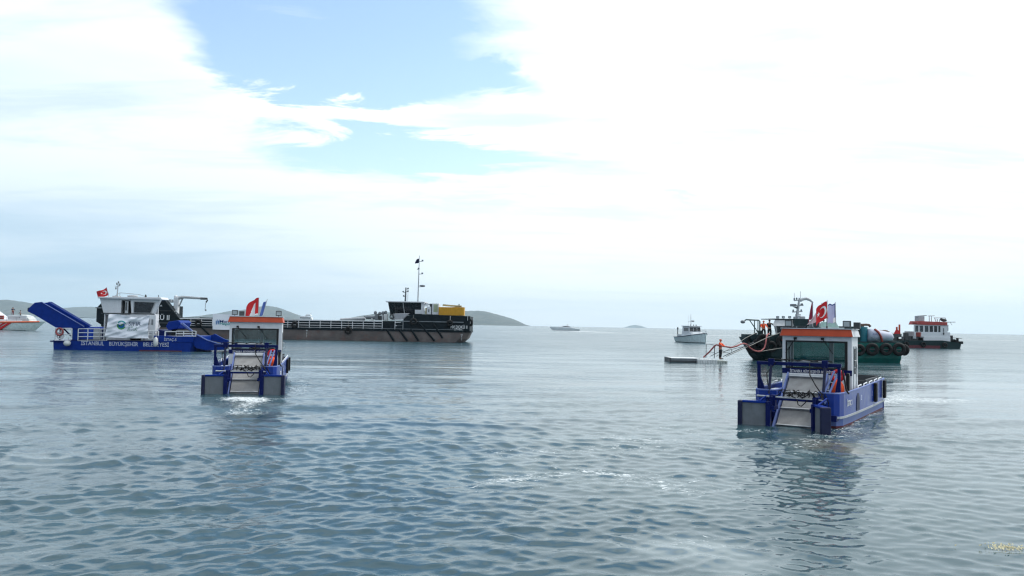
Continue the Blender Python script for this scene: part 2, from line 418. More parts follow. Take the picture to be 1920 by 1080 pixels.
# ---- water: one sheet, rings spaced like the eye sees them
def make_water():
    rr = [0.6]
    while rr[-1] < 5.5: rr.append(rr[-1] * 1.14)
    while rr[-1] < 20500:
        r_ = rr[-1]; step = max(0.035, min(r_ * r_ / (CH * 800.0) * 0.5, r_ * 0.05)); rr.append(r_ + step)
    rr[-1] = 20500; rr = np.array(rr)
    fine = np.linspace(R(-40), R(40), 1000)
    coarse = np.linspace(R(40), R(320), 120)[1:-1]
    aa = np.concatenate([fine, coarse]); na = len(aa); nr = len(rr)
    A, RR = np.meshgrid(aa, rr)
    Xw = RR * np.sin(A); Yw = RR * np.cos(A)
    dr = np.gradient(rr)[:, None] * np.ones_like(A)
    da = RR * np.where((A <= R(40)), (fine[1] - fine[0]), R(2.35))
    # how rough the surface is, place by place
    def lf(s, k, n=7):
        q = np.random.default_rng(s); o = np.zeros_like(Xw)
        for _ in range(n):
            a = q.uniform(0, 2 * PI); kk = 2 * PI / k * q.uniform(.5, 1.9); o += np.sin(kk * (Xw * math.cos(a) * .7 + Yw * math.sin(a)) + q.uniform(0, 6))
        return o / math.sqrt(n / 2)
    patch = lf(3, 34) * .5 + lf(5, 13) * .35
    az_ = np.degrees(np.arctan2(Xw, Yw))
    side = 1 / (1 + np.exp((az_ + 1) / 6.0))       # choppier on the left, slicker right of the middle
    amp = .46 + .55 * side + .28 * patch
    amps = np.clip(.74 + .30 * side + .30 * patch, .3, 1.5)
    calm = np.exp(-(((Xw - 3.2) / 4.0) ** 2 + ((Yw - 13) / 5.5) ** 2))
    amp = amp * (1 - .5 * calm); amp = np.clip(amp, .18, 1.4)
    Zw = np.zeros_like(Xw); DX = np.zeros_like(Xw); DY = np.zeros_like(Xw)
    q = np.random.default_rng(11)
    lam = np.concatenate([np.exp(np.linspace(math.log(.17), math.log(1.0), 56)), np.exp(np.linspace(math.log(1.1), math.log(6.0), 26))])
    slope = .19
    for i, L in enumerate(lam):
        L *= q.uniform(.93, 1.07)
        th = q.normal(-PI / 2 + .15, .58 if L < .8 else (.40 if L < 2 else .30))
        k = 2 * PI / L; kx, ky = k * math.cos(th), k * math.sin(th)
        a = slope / k * math.sqrt(2 / len(lam)) * (1.0 if L < 1.5 else .8)
        # drop what the grid cannot carry
        need = np.abs(ky * np.cos(A) + kx * np.sin(A)) * dr + np.abs(kx * np.cos(A) - ky * np.sin(A)) * da
        wgt = np.clip((1.9 - need) / 1.0, 0, 1)
        phs = kx * Xw + ky * Yw + q.uniform(0, 2 * PI)
        mod = (amps if L < .75 else amp) * (1.35 if L < .75 else .68)
        m_ = a * wgt * mod
        Zw += m_ * np.cos(phs); sn = np.sin(phs) * m_ * (1.05 if L < 1.5 else .8)
        DX -= sn * math.cos(th); DY -= sn * math.sin(th)
    V = np.stack([Xw + DX, Yw + DY, Zw], -1).reshape(-1, 3)
    idx = np.arange(nr * na).reshape(nr, na); nx = np.roll(idx, -1, 1)
    F = np.stack([idx[:-1], nx[:-1], nx[1:], idx[1:]], -1).reshape(-1, 4)
    # middle
    V = np.vstack([V, [[0, 0, 0]]]); c = nr * na
    T = np.stack([np.full(na, c), nx[0], idx[0]], -1)
    me = bpy.data.meshes.new('sea'); nv = len(V); nf4 = len(F); nf3 = len(T)
    me.vertices.add(nv); me.vertices.foreach_set('co', V.astype(np.float32).ravel())
    me.loops.add(nf4 * 4 + nf3 * 3); me.loops.foreach_set('vertex_index', np.concatenate([F[:, ::-1].ravel(), T[:, ::-1].ravel()]).astype(np.int32))
    me.polygons.add(nf4 + nf3)
    me.polygons.foreach_set('loop_start', np.concatenate([np.arange(nf4) * 4, nf4 * 4 + np.arange(nf3) * 3]).astype(np.int32))
    me.polygons.foreach_set('use_smooth', np.ones(nf4 + nf3, bool))
    me.update(calc_edges=True); 
    # foam: where it gathers (weights only; the bubbles come from the material)
    Xf, Yf = Xw, Yw; foam = np.zeros_like(Xw)
    def seg(p0, p1, wd, amt, soft=1.0):
        nonlocal foam
        p0 = np.array(p0[:2]); p1 = np.array(p1[:2]); d = p1 - p0; L2 = max(1e-9, (d ** 2).sum())
        t = np.clip(((Xf - p0[0]) * d[0] + (Yf - p0[1]) * d[1]) / L2, 0, 1)
        q2 = (Xf - p0[0] - t * d[0]) ** 2 + (Yf - p0[1] - t * d[1]) ** 2
        foam = np.maximum(foam, amt * 1.12 * np.exp(-q2 / (wd * 1.7) ** 2))
    W_ = lambda x, y: on_water(x, y)
    # in front of the left boat
    seg(W_(445, 748), W_(478, 750), .55, 1.0); seg(W_(455, 775), W_(480, 770), .7, .62); seg(W_(400, 785), W_(425, 790), .6, .5); seg(W_(470, 755), W_(445, 772), .45, .72)
    seg(W_(385, 750), W_(530, 748), .35, .5); seg(W_(470, 800), W_(450, 835), .7, .42)
    seg(W_(560, 738), W_(568, 715), .5, .6)
    # long broken line across the middle
    for a, b, w_, s_ in (((845, 912), (900, 905), .35, .52), ((905, 905), (1000, 893), .38, .66), ((1000, 895), (1100, 884), .26, .66), ((1100, 884), (1180, 892), .28, .72), ((1180, 892), (1290, 922), .45, .62),
                         ((1005, 845), (1110, 848), .6, .52), ((1150, 822), (1210, 828), .6, .66), ((1160, 838), (1300, 830), .7, .50), ((1260, 800), (1300, 812), .6, .5), ((1200, 845), (1210, 838), .8, .5),
                         ((760, 935), (830, 925), .35, .42), ((775, 905), (840, 880), .5, .38)):
        seg(W_(*a), W_(*b), w_, s_)
    seg(W_(850, 908), W_(1080, 890), 1.0, .50); seg(W_(1080, 890), W_(1300, 905), 1.1, .50); seg(W_(1000, 852), W_(1330, 832), 1.3, .50); seg(W_(1130, 822), W_(1260, 800), 1.3, .46); seg(W_(400, 790), W_(500, 775), .9, .46); seg(W_(1420, 830), W_(1600, 820), .9, .48)
    # around the right boat and its wake
    seg(W_(1390, 806), W_(1450, 806), .3, .62); seg(W_(1500, 835), W_(1600, 800), .8, .60); seg(W_(1585, 803), W_(1660, 765), .32, .62); seg(W_(1480, 845), W_(1560, 850), .9, .45)
    seg(W_(1662, 748), W_(1765, 750), 1.3, .80); seg(W_(1655, 755), W_(1700, 742), 1.0, .72)
    # faint far streaks
    seg(W_(180, 662), W_(60, 664), 1.6, .3); seg(W_(865, 655), W_(880, 658), 2.0, .6); seg(W_(1605, 664), W_(1700, 667), 1.6, .5)
    seg(W_(620, 651), W_(700, 653), 2.0, .45)
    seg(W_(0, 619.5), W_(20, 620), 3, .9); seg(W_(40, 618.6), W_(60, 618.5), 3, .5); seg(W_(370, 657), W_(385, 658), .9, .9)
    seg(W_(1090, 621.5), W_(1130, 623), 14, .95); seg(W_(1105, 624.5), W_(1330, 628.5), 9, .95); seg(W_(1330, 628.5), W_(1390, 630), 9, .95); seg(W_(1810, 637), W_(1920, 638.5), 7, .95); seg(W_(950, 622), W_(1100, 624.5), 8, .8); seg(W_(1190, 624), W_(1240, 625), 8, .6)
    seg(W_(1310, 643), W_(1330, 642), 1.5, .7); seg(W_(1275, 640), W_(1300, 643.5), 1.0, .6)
    # foreground scum
    for a, b, w_, s_ in (((1240, 1010), (1330, 1020), .55, .42), ((60, 865), (120, 872), .6, .34), ((20, 1010), (110, 1060), .5, .36), ((280, 948), (360, 955), .35, .34), ((1600, 1010), (1690, 1000), .4, .30), ((1700, 945), (1860, 935), .35, .34), ((1290, 910), (1350, 930), .5, .38)):
        seg(W_(*a), W_(*b), w_, s_)
    at_ = me.attributes.new('foam', 'FLOAT', 'POINT'); at_.data.foreach_set('value', np.append(foam.ravel(), 0).astype(np.float32))
    at2 = me.attributes.new('chop', 'FLOAT', 'POINT'); at2.data.foreach_set('value', np.append(amp.ravel(), 1).astype(np.float32))
    def blob(lst):
        o_ = np.zeros_like(Xf)
        for px, py, rx, ry, a_ in lst:
            c_ = W_(px, py); o_ = np.maximum(o_, a_ * np.exp(-(((Xf - c_.x) / rx) ** 2 + ((Yf - c_.y) / ry) ** 2)))
        return np.append(o_.ravel(), 0).astype(np.float32)
    a3 = me.attributes.new('milk', 'FLOAT', 'POINT'); a3.data.foreach_set('value', blob([(1300, 1030, 1.3, .9, 1.0), (1390, 1060, 1.0, .6, .8), (60, 866, 1.3, 1.1, .8), (30, 1040, .9, .8, .6), (1340, 920, 1.8, 1.2, .4), (480, 760, 1.6, 1.6, .7), (1700, 748, 3.2, 2.0, .8), (1150, 905, 2.6, 1.3, .45)]))
    a4 = me.attributes.new('brown_patch', 'FLOAT', 'POINT'); a4.data.foreach_set('value', blob([(1560, 838, 1.5, 1.9, 1.0), (1590, 812, 1.6, 1.2, .8), (1530, 900, 1.0, 2.0, .5)]))
    m = bpy.data.materials.new('sea'); m.use_nodes = True; nt = m.node_tree; nt.nodes.clear(); E.nt = nt
    out = nt.nodes.new('ShaderNodeOutputMaterial'); p = nt.nodes.new('ShaderNodeBsdfPrincipled')
    geo = nt.nodes.new('ShaderNodeNewGeometry'); pos = geo.outputs['Position']
    sp = nt.nodes.new('ShaderNodeSeparateXYZ'); nt.links.new(pos, sp.inputs[0]); x, y, z = (E(sp.outputs[i]) for i in range(3))
    fa = nt.nodes.new('ShaderNodeAttribute'); fa.attribute_name = 'foam'; ch = nt.nodes.new('ShaderNodeAttribute'); ch.attribute_name = 'chop'
    chop = E(ch.outputs['Fac']); fw = E(fa.outputs['Fac'])
    flat = comb(x, y, 0.0)
    big = noise(flat, .045, 4, .5); mid = noise(comb(x * .7, y, 4.0), .22, 4, .55)
    body = mixc(sstep(big * .6 + mid * .4, .38, .64), WATER_A, WATER_B)
    body = mixc(sstep(noise(comb(x, y * .8, 9.0), .35, 5, .6), .62, .75) * .35, body, (.17, .22, .20))
    mk = nt.nodes.new('ShaderNodeAttribute'); mk.attribute_name = 'milk'; sl = nt.nodes.new('ShaderNodeAttribute'); sl.attribute_name = 'brown_patch'
    cl = noise(comb(x, y * 1.1, 13.0), 1.3, 6, .65, .7)
    body = mixc(sstep(E(mk.outputs['Fac']) * .55 + cl * .6, .42, .95) * .75, body, (.26, .31, .32))
    body = mixc(sstep(E(sl.outputs['Fac']) * .5 + cl * .6, .50, .95) * .7, body, (.17, .135, .095))  # tints the water brown in a patch ahead of the right boat
    # bubbles
    fb = noise(comb(x * .7, y * 1.2, 2.0), 8.5, 7, .75, .8); fl = noise(flat, 1.1, 4, .6, .5)
    fbc = (fb - .5) * 2.0 + .5
    fm = sstep(fbc * .80 + fl * .42 + fw * .54, 1.03, 1.17) * sstep(fw, .12, .34)
    speck = sstep(noise(comb(x, y, 6.0), 13.0, 3, .6), .745, .79) * sstep(noise(flat, .5, 3, .5), .50, .62) * .8
    fm = fn('MAXIMUM', fm, speck)
    nt.links.new(mixc(fm, body, (.68, .72, .73)), p.inputs['Base Color'])
    dist = fn('SQRT', x * x + y * y)
    farr = sstep(dist, 14.0, 140.0)
    nt.links.new((fm * .6 + farr * ROUGHFAR + ROUGH).v, p.inputs['Roughness'])
    p.inputs['IOR'].default_value = 1.333
    # small ripples the mesh does not carry
    r1 = noise(comb(x * .62, y * 1.0, 0.0), 3.2, 5, .62, .25); r2 = noise(comb(x * .5, y * 1.0, 5.0), .9, 5, .6, .3)
    r4 = noise(comb(x * .45, y * 1.0, 3.0), .33, 4, .6, .3)
    r3 = noise(comb(x * .5, y, 7.0), 12.0, 3, .6)
    streak = sstep(noise(comb(x * .10, y * .55, 11.0), .55, 6, .7, .3), .38, .62)
    b = nt.nodes.new('ShaderNodeBump'); b.inputs['Distance'].default_value = 1.0
    nt.links.new((chop * RIP * ((streak * 1.9 - .45) * sstep(dist, 14.0, 50.0) + .70)).v, b.inputs['Strength'])
    nt.links.new((r1 * .030 + r2 * (sstep(dist, 15.0, 70.0) * .17 + .006) + r4 * (sstep(dist, 30.0, 140.0) * .70) + r3 * .0030).v, b.inputs['Height']); nt.links.new(b.outputs[0], p.inputs['Normal'])
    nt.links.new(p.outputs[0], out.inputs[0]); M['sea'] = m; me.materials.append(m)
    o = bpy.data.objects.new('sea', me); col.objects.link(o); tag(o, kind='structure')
WATER_A = (.022, .062, .082); WATER_B = (.050, .098, .112); ROUGH = .03; RIP = 1.0; ROUGHFAR = .16
make_water()

# ------------------------------------------------------------------ shared builders for what floats
def tyre(label, p, axis, Rr, group, rope_to=None, cat='tyre fender', r=None):
    t = thing('tyre_fender', label, cat, p, 0, group)
    r = r or Rr * .30
    MB().torus((0, 0, 0), axis, Rr - r, r, 22, 9).build('tyre', 'rubber', t)
    if rope_to is not None: MB().tube([(0, 0, Rr * .8), Vector(rope_to) - Vector(p)], .025, 5).build('rope', 'rope', t)
    return t
def person(label, loc, rz=0.0, top='orange_vest', legs='cloth_black', h=1.75, pose='stand', arms=((.2, .25), (.2, .25)), sleeves='cloth_black', hat=None, group=None, lean=0.0):
    """one continuous body grown from a skeleton; faces -Y; arms = (forward, out) for each side"""
    t = thing('person', label, 'person', loc, rz, group); t.scale = (1.18, 1.18, 1.0)
    k = h / 1.75
    sit = pose == 'sit'
    hip = .50 if sit else .92
    def sk(name, pts, edges, rad, m, sub=1):
        me = bpy.data.meshes.new(name); me.from_pydata([tuple(Vector(p) * k) for p in pts], edges, [])
        o = bpy.data.objects.new(name, me); col.objects.link(o); o.parent = t
        s = o.modifiers.new('skin', 'SKIN'); s.use_smooth_shade = True
        for i, rr in enumerate(rad):
            q = rr if isinstance(rr, tuple) else (rr, rr); me.skin_vertices[0].data[i].radius = (q[0] * k, q[1] * k)
        me.skin_vertices[0].data[0].use_root = True
        u = o.modifiers.new('sub', 'SUBSURF'); u.levels = sub; u.render_levels = sub
        me.materials.append(M[m]); return o
    L = lean
    P = [(0, 0, hip), (0, -L * .3, hip + .24), (0, -L * .8, hip + .47), (0, -L, hip + .57), (0, -L - .01, hip + .63), (0, -L - .03, hip + .71), (0, -L - .02, hip + .80)]
    Ed = [(0, 1), (1, 2), (2, 3), (3, 4), (4, 5), (5, 6)]; Rd = [(.14, .11), (.13, .10), (.15, .10), (.06, .06), (.052, .055), (.075, .092), (.062, .075)]
    for s, (fw, outw) in zip((-1, 1), arms):
        b = len(P); sh = Vector((s * .19, -L * .85, hip + .47)); el_ = sh + Vector((s * (.05 + outw * .3), -fw * .35, -.27 + abs(fw) * .1)); ha = el_ + Vector((s * outw * .12, -fw * .9 * .26 - .04, -.24 + abs(fw) * .27))
        P += [sh, el_, ha, ha + Vector((0, -.05 * (1 if fw > .3 else .3), -.07 * (0 if fw > .6 else 1)))]
        Ed += [(2, b), (b, b + 1), (b + 1, b + 2), (b + 2, b + 3)]; Rd += [.062, .045, .033, (.04, .022)]
    for s in (-1, 1):
        b = len(P)
        if sit: P += [(s * .10, -.04, hip - .02), (s * .12, -.45, hip), (s * .12, -.45, .08), (s * .12, -.58, .04)]
        else: P += [(s * .10, 0, hip - .06), (s * .115, -.02, .50), (s * .125, .02, .09), (s * .135, -.13, .04)]
        Ed += [(0, b), (b, b + 1), (b + 1, b + 2), (b + 2, b + 3)]; Rd += [.085, .062, .043, (.045, .03)]
    sk('body', P, Ed, Rd, 'skin')
    # shirt or vest over the trunk, sleeves, trousers, hair
    sk('vest' if 'vest' in top else 'shirt', [P[0], P[1], P[2], Vector(P[2]) + Vector((0, 0, .05))], [(0, 1), (1, 2), (2, 3)], [(.150, .125), (.155, .130), (.185, .125), (.10, .09)], top)
    for b in (7, 11): sk('sleeve', [P[2], P[b], P[b + 1], Vector(P[b + 1]).lerp(Vector(P[b + 2]), .85)], [(0, 1), (1, 2), (2, 3)], [.09, .074, .056, .045], sleeves)
    q = [P[0], (0, 0, hip + .06)]; e = [(0, 1)]; rr = [(.155, .125), (.145, .115)]
    for b in (15, 19):
        n = len(q); q += [P[b], P[b + 1], Vector(P[b + 1]).lerp(Vector(P[b + 2]), .95)]; e += [(0, n), (n, n + 1), (n + 1, n + 2)]; rr += [.10, .076, .06]
    sk('trousers', q, e, rr, legs)
    for b in (15, 19): MB().ell(((P[b + 3][0]) * k, (P[b + 3][1] + .05) * k, .045 * k), .05 * k, .13 * k, .05 * k).build('shoe', 'black', t)
    hd = Vector(P[5]) * k
    MB().ell((hd.x, hd.y + .018 * k, hd.z + .045 * k), .088 * k, .105 * k, .085 * k, 12, 8).build('hair' if not hat else 'cap', hat or 'hair', t)
    MB().ell((hd.x, hd.y - .098 * k, hd.z + .0 * k), .014 * k, .02 * k, .022 * k, 8, 6).build('nose', 'skin', t)
    return t

def crescent_star(F, off, parent, c=(.38, .5), s=1.0, ratio=1.5, name='crescent_and_star'):
    """white crescent and star draped on the flag surface F(u, v) on both sides"""
    mb = MB()
    for sg in (1, -1):
        def Q(x, y):      # x, y in flag heights
            u, v = c[0] + x / ratio, c[1] + y
            e = 1e-3; p = Vector(F(u, v)); a = (Vector(F(u + e, v)) - p).cross(Vector(F(u, v + e)) - p).normalized()
            return p + a * off * sg
        n = 20; ro, ri = .25 * s, .20 * s; dx = .0625 * s
        # crescent as strip between two arcs
        a0 = .62; o_ = []; i_ = []
        for k in range(n + 1):
            a = a0 + (2 * PI - 2 * a0) * k / n
            o_.append(Q(ro * math.cos(a), ro * math.sin(a)))
            # inner circle point in matching direction
            ai = a0 * 1.25 + (2 * PI - 2 * a0 * 1.25) * k / n
            i_.append(Q(dx + ri * math.cos(ai), ri * math.sin(ai)))
        vs = o_ + i_; mb.add(vs, [(k, k + 1, n + 1 + k + 1, n + 1 + k) for k in range(n)], 0)
        st = []
        for k in range(10):
            a = PI + k * PI / 5; r_ = .125 * s if k % 2 == 0 else .05 * s
            st.append(Q(.30 * s + r_ * math.cos(a), r_ * math.sin(a)))
        mb.add(st + [Q(.30 * s, 0)], [(k, (k + 1) % 10, 10) for k in range(10)], 0)
    return mb.build(name, 'white_clean', parent)

def flag(label, base, top, F, cloth, group=None, emblem=False, pole_r=.012, pole_m='steel', nu=26, nv=16, extra=None, cat='flag', **kw):
    """a flag on its staff; base/top are the staff ends in world space, F(u, v) the cloth (world offsets from base)"""
    t = thing('flag', label, cat, base, 0, group)
    MB().tube([(0, 0, 0), Vector(top) - Vector(base)], pole_r, 6).build('flagpole', pole_m, t)
    mats = cloth if isinstance(cloth, (list, tuple)) else [cloth]
    mb = MB(); mb.sheet(F, nu, nv)
    if len(mats) > 1:
        for j in range(nv):
            for i in range(nu): mb.m[j * nu + i] = extra((i + .5) / nu, (j + .5) / nv)
    mb.build('cloth', mats, t)
    if emblem: crescent_star(F, .006, t, **kw)
    return t
def cloth_fn(top, d, w_, h, droop=.15, amp=.05, waves=2.2, ph=0.0, lift=0.0, lean=(0, 0, 0)):
    """cloth hanging from staff point top (relative), flying along d"""
    d = Vector(d).normalized(); n = Vector((-d.y, d.x, 0)); top = Vector(top); ln = Vector(lean)
    def F(u, v):
        s = math.sin(u * waves * 2 * PI + ph + v * 1.1) * amp * min(1, u * 2.5)
        p = top + d * (u * w_ * (1 - .06 * v)) - Vector((0, 0, 1)) * ((1 - v) * h) + ln * (1 - v)
        return p + n * s + Vector((0, 0, -droop * u * u + lift * u + .02 * math.sin(u * 9 + ph)))
    return F

def rails(mb, x0, x1, y, z0, z1, npost, nrail=2, r=.02, slope=0.0, m=0):
    for i in range(npost + 1):
        x = x0 + (x1 - x0) * i / npost; dz = slope * i / npost
        mb.tube([(x, y, z0 + dz), (x, y, z1 + dz)], r, 5, m)
    for k in range(nrail):
        z = z1 - (z1 - z0) * k / nrail
        mb.tube([(x0, y, z), (x1, y, z + slope)], r * .9, 5, m)
    return mb
def floodlight(parent, p, s=.24, body='grey_dark', aim=-1):
    x, y, z = p
    f = MB().box(x - s / 2, x + s / 2, y, y + s * .5, z, z + s * .9).tube([(x, y + s * .25, z), (x, y + s * .25, z - .05)], .02, 5)
    o = f.build('floodlight', body, parent, bevel=.012)
    MB().box(x - s * .38, x + s * .38, y - .006, y + .01, z + s * .13, z + s * .77).build('lens', 'lens', o)
    return o

# ------------------------------------------------------------------ the two debris skimmers
def skimmer(loc, rz, label, name_txt, left_open, right_open, cab_dx, mirror_pad=0):
    t = thing('skimmer_boat', label, 'workboat', loc, rz, 'blue debris skimmer boats with orange cabin roofs')
    L = 8.4; zr = .34                        # length, rubbing strake height
    top = lambda y: 1.06 + .10 * min(1, max(0, (y - 1.0) / 7))
    outer = [(.72, .22), (.80, .08), (1.00, 0.0), (1.22, .03), (1.36, .16), (1.43, .45), (1.47, 1.2), (1.50, 2.6), (1.51, 4.2), (1.50, 6.0), (1.47, L)]
    for s in (1, -1):
        P = [(x * s, y) for x, y in outer]
        # bulwark: plate with thickness, over a pontoon that is narrower below the strake
        path = [(.72 * s, 2.0)] + P
        a = MB().wall(path, zr, lambda i: top(path[i][1]), .05)
        sd = a.build('hull_side', 'blue_hull', t)
        g = MB().tube([(x, y, top(y) + .012) for x, y in path], .034, 6); g.build('gunwale', 'blue_pale', t)
        st = MB().wall([(x * 1.012, y - .01) for x, y in P[3:]], zr - .035, zr + .03, .07); st.build('rubbing_strake', 'grey_pale', t)
        low = MB()
        ring = lambda z, k, f: [(.70 * s, .32 + f, z), (.95 * s, .22 + f, z), (1.25 * s * k, .28 + f, z), (1.40 * s * k, .6 + f, z), (1.44 * s * k, 2, z), (1.45 * s * k, L - .05, z), (.70 * s, L - .05, z)]
        low.loft([ring(-.55, .93, .55), ring(-.1, .98, .12), ring(.05, .99, .06), ring(zr, 1, 0)])
        for i_, f in enumerate(low.f): low.m[i_] = 0 if max(low.v[q][2] for q in f) > .2 else 1
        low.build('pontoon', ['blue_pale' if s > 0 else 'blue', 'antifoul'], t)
        # low hand rails welded on the gunwale
        for y0 in (2.6, 3.7, 4.8, 5.9, 6.9):
            q = [(1.50 * s, y0, top(y0)), (1.50 * s, y0 + .06, top(y0) + .10), (1.50 * s, y0 + .62, top(y0) + .12), (1.50 * s, y0 + .68, top(y0))]
            MB().tube(q, .022, 6).build('hand_rail', 'white', t)
        # mooring port: arched opening, and fenders
        ar = [(2.5 - .27, .40), (2.5 + .27, .40)] + [(2.5 + .27 * math.cos(a_), .70 + .27 * math.sin(a_)) for a_ in np.linspace(0, PI, 11)]
        MB().prism_yz(ar, (1.46 if s > 0 else -1.46), s * 1.535).build('side_port', 'navy', t)
        for y0 in (5.6, 7.7):
            MB().box(1.53 * s, 1.64 * s, y0, y0 + .28, .45, 1.14).build('fender_bar', 'rubber', t, bevel=.03)
    MB().wall([(-1.47, L), (1.47, L)], -.2, 1.14, .06).build('transom', 'blue', t)
    dk = MB().box(-1.44, 1.44, 1.95, L - .04, .38, .62).box(.74, 1.38, .3, 1.95, .38, .62).box(-1.38, -.74, .3, 1.95, .38, .62); dk.build('deck', 'grey', t)
    # open hold behind the cabin
    h_ = MB().box(-1.3, 1.3, 5.35, 5.42, .62, 1.22).box(-1.3, 1.3, 8.0, 8.07, .62, 1.30).box(1.24, 1.30, 5.42, 8.0, .62, 1.26).box(-1.30, -1.24, 5.42, 8.0, .62, 1.26)
    h_.build('debris_bin', 'grey_dark', t)
    # conveyor
    cw = .60; y0, z0, y1, z1 = -.62, -.32, 1.50, 1.51
    dy, dz = y1 - y0, z1 - z0; Lc = math.hypot(dy, dz); uy, uz = dy / Lc, dz / Lc; ny, nz = -uz, uy
    B = lambda s, n: (y0 + uy * s + ny * n, z0 + uz * s + nz * n)
    cv = MB(); vs = []
    q = [B(0, .0), B(Lc, .0), B(Lc, -.10), B(0, -.10)]
    cb = MB().prism_yz(q, -cw + .04, cw - .04).build('conveyor_belt', 'belt', t)
    for k in range(5):
        s = .48 + k * .74
        q = [B(s, .0), B(s + .035, .0), B(s + .02, .07), B(s - .03, .085)]
        MB().prism_yz(q, -cw + .05, cw - .05).build('belt_slat', 'grey_pale', cb)
    for s in (1, -1):
        q = [B(-.05, -.14), B(Lc + .05, -.14), B(Lc + .05, .10), B(-.05, .13)]
        MB().prism_yz(q, s * cw, s * (cw + .05)).build('conveyor_side', 'blue_pale', t, bevel=.01)
    cy = MB().tube([(-cw, *B(Lc, -.05)), (cw, *B(Lc, -.05))], .11, 12).build('belt_roller', 'grey_pale', t)
    # gantry
    for s in (1, -1):
        g = MB().box(s * 1.28, s * 1.38, .30, .40, 1.0, 1.91).prism_xz([(s * 1.28, 1.08), (s * 1.12 if s < 0 else s * 1.2, 1.08), (s * 1.28, 1.5)], .31, .39)
        g.build('gantry_leg', 'blue_dark', t, bevel=.008)
    MB().box(-1.40, 1.40, .29, .41, 1.87, 1.98).build('gantry_beam', 'blue_dark', t, bevel=.008)
    for k, xx in enumerate((-.35, .20, .62, -.8)):
        MB().tube([(xx - .25, .26, 2.03), (xx - .05, .24, 2.07), (xx + .2, .27, 2.055), (xx + .4, .25, 2.04)], .018, 5).build('hydraulic_hose', 'hose_black', t)
    for s, xx in ((1, .80), (-1, -.86)):
        MB().tube([(xx, .28, 1.95), (xx, .05, 1.1)], .045, 8).tube([(xx, .05, 1.1), (xx, -.16, .62)], .026, 7).build('hydraulic_ram', 'navy', t)
        MB().box(xx - .09, xx + .09, .22, .36, 1.84, 2.08).build('ram_bracket', 'blue_dark', t)
    MB().tube([(-.72, .25, 1.95), (-.98, .18, 1.6), (-.95, .2, 1.25), (-.86, .1, .95)], .017, 5).build('hydraulic_hose', 'hose_black', t)
    MB().tube([(.34, .25, 1.97), (.36, .2, 1.6), (.55, .1, 1.3), (.76, -.05, 1.05), (.80, -.12, .8)], .02, 5).build('hydraulic_hose', 'hose_black', t)
    # pale diagonal arms on the right of the belt
    for dx in (0, .14):
        MB().tube([(.95 + dx, .9, 1.72), (.72 + dx, -.1, .75)], .036, 6).build('support_arm', 'blue_pale', t)
    for k in range(4):
        f = k / 4 + .1; MB().tube([(.95 - .23 * f, .9 - f, 1.72 - .97 * f), (1.09 - .23 * f, .9 - f, 1.72 - .97 * f)], .02, 5).build('arm_rung', 'steel', t)
    # cross bar with hoses
    cb = MB().tube([(-1.15, -.32, .90), (.86, -.32, .86)], .035, 8).build('cross_bar', 'steel', t)
    MB().box(-.85, .85, -.36, -.24, .80, .87).build('cross_beam', 'blue_dark', t)
    r = random.Random(5)
    for k in range(6):
        x0 = -.55 + k * .17; pts = []
        for i in range(13):
            a = i / 12
            pts.append((x0 + a * .55 + .06 * math.sin(i * 1.7 + k), -.33 + .05 * math.sin(i + k * 2), .92 + abs(math.sin(a * PI * (1 + k % 2))) * (.10 + .16 * r.random()) + .02 * math.sin(i * 2 + k)))
        MB().tube(pts, .017, 5).build('hose_loop', 'hose_black', t)
    MB().tube([(.1, -.38, .86), (.15, -.41, .7), (.24, -.42, .66), (.34, -.40, .76), (.42, -.38, .86)], .017, 5).build('hose_loop', 'hose_black', t)
    MB().tube([(.86, .0, 1.05), (.98, -.12, .8), (1.0, -.1, .5), (.88, -.1, .35)], .017, 5).build('hose_loop', 'hose_black', t)
    # wing doors that funnel the debris
    for s, ang in ((-1, left_open), (1, right_open)):
        hx, hy = s * (cw + .05), -.55
        Rz = Matrix.Translation((hx, hy, 0)) @ Matrix.Rotation(s * -ang, 4, 'Z')
        def put(mb):
            mb.v = [tuple(Rz @ Vector(p)) for p in mb.v]; return mb
        d = put(MB().box(0, s * .86, -.02, .10, -.42, .70)).build('wing_door', 'grey', t)
        dm = d.data; dm.materials.clear(); dm.materials.append(M['grey_door'])
        put(MB().box(0, s * .15, -.10, .16, -.45, .76).box(s * .0, s * .07, .16, .24, -.3, .72)).build('door_post', 'blue_dark', d, bevel=.012)
        put(MB().box(s * .86, s * 1.0, -.12, .18, -.45, .76)).build('door_post', 'navy', d, bevel=.03)
        put(MB().box(s * .15, s * .86, -.07, .15, .70, .765)).build('door_cap', 'blue', d, bevel=.01)
        put(MB().tube([(s * .35, .0, .76), (s * .1, .35, .95)], .03, 6)).build('door_strut', 'blue', d)
        MB().box(hx - .12, hx + .12, -.62, -.10, .50, .62).box(hx - .09, hx + .09, -.40, -.12, .55, .95).tube([(hx, -.5, .5), (hx, -.5, .92)], .05, 8).build('hinge_bracket', 'blue_dark', t, bevel=.015)
        MB().box(s * .66, s * 1.2, -.05, .28, .22, .40).build('hinge_arm', 'blue_dark', t)
    # cabin
    cx0, cx1, ca, cb_, zf, zt = -1.13 + cab_dx, 1.13 + cab_dx, 2.45, 3.55, .60, 2.83 + .12 * mirror_pad
    zb = 1.70                                 # bottom of the windscreen
    wl = MB()
    wl.box(cx0, cx1, ca, ca + .06, zf, zb - .18)                  # wall under the screen
    wl.box(cx0, cx1, ca, ca + .06, 2.66, zt)
    wl.box(cx0, cx0 + .11, ca, ca + .06, zb, 2.66); wl.box(cx1 - .13, cx1, ca, ca + .06, zb, 2.66)
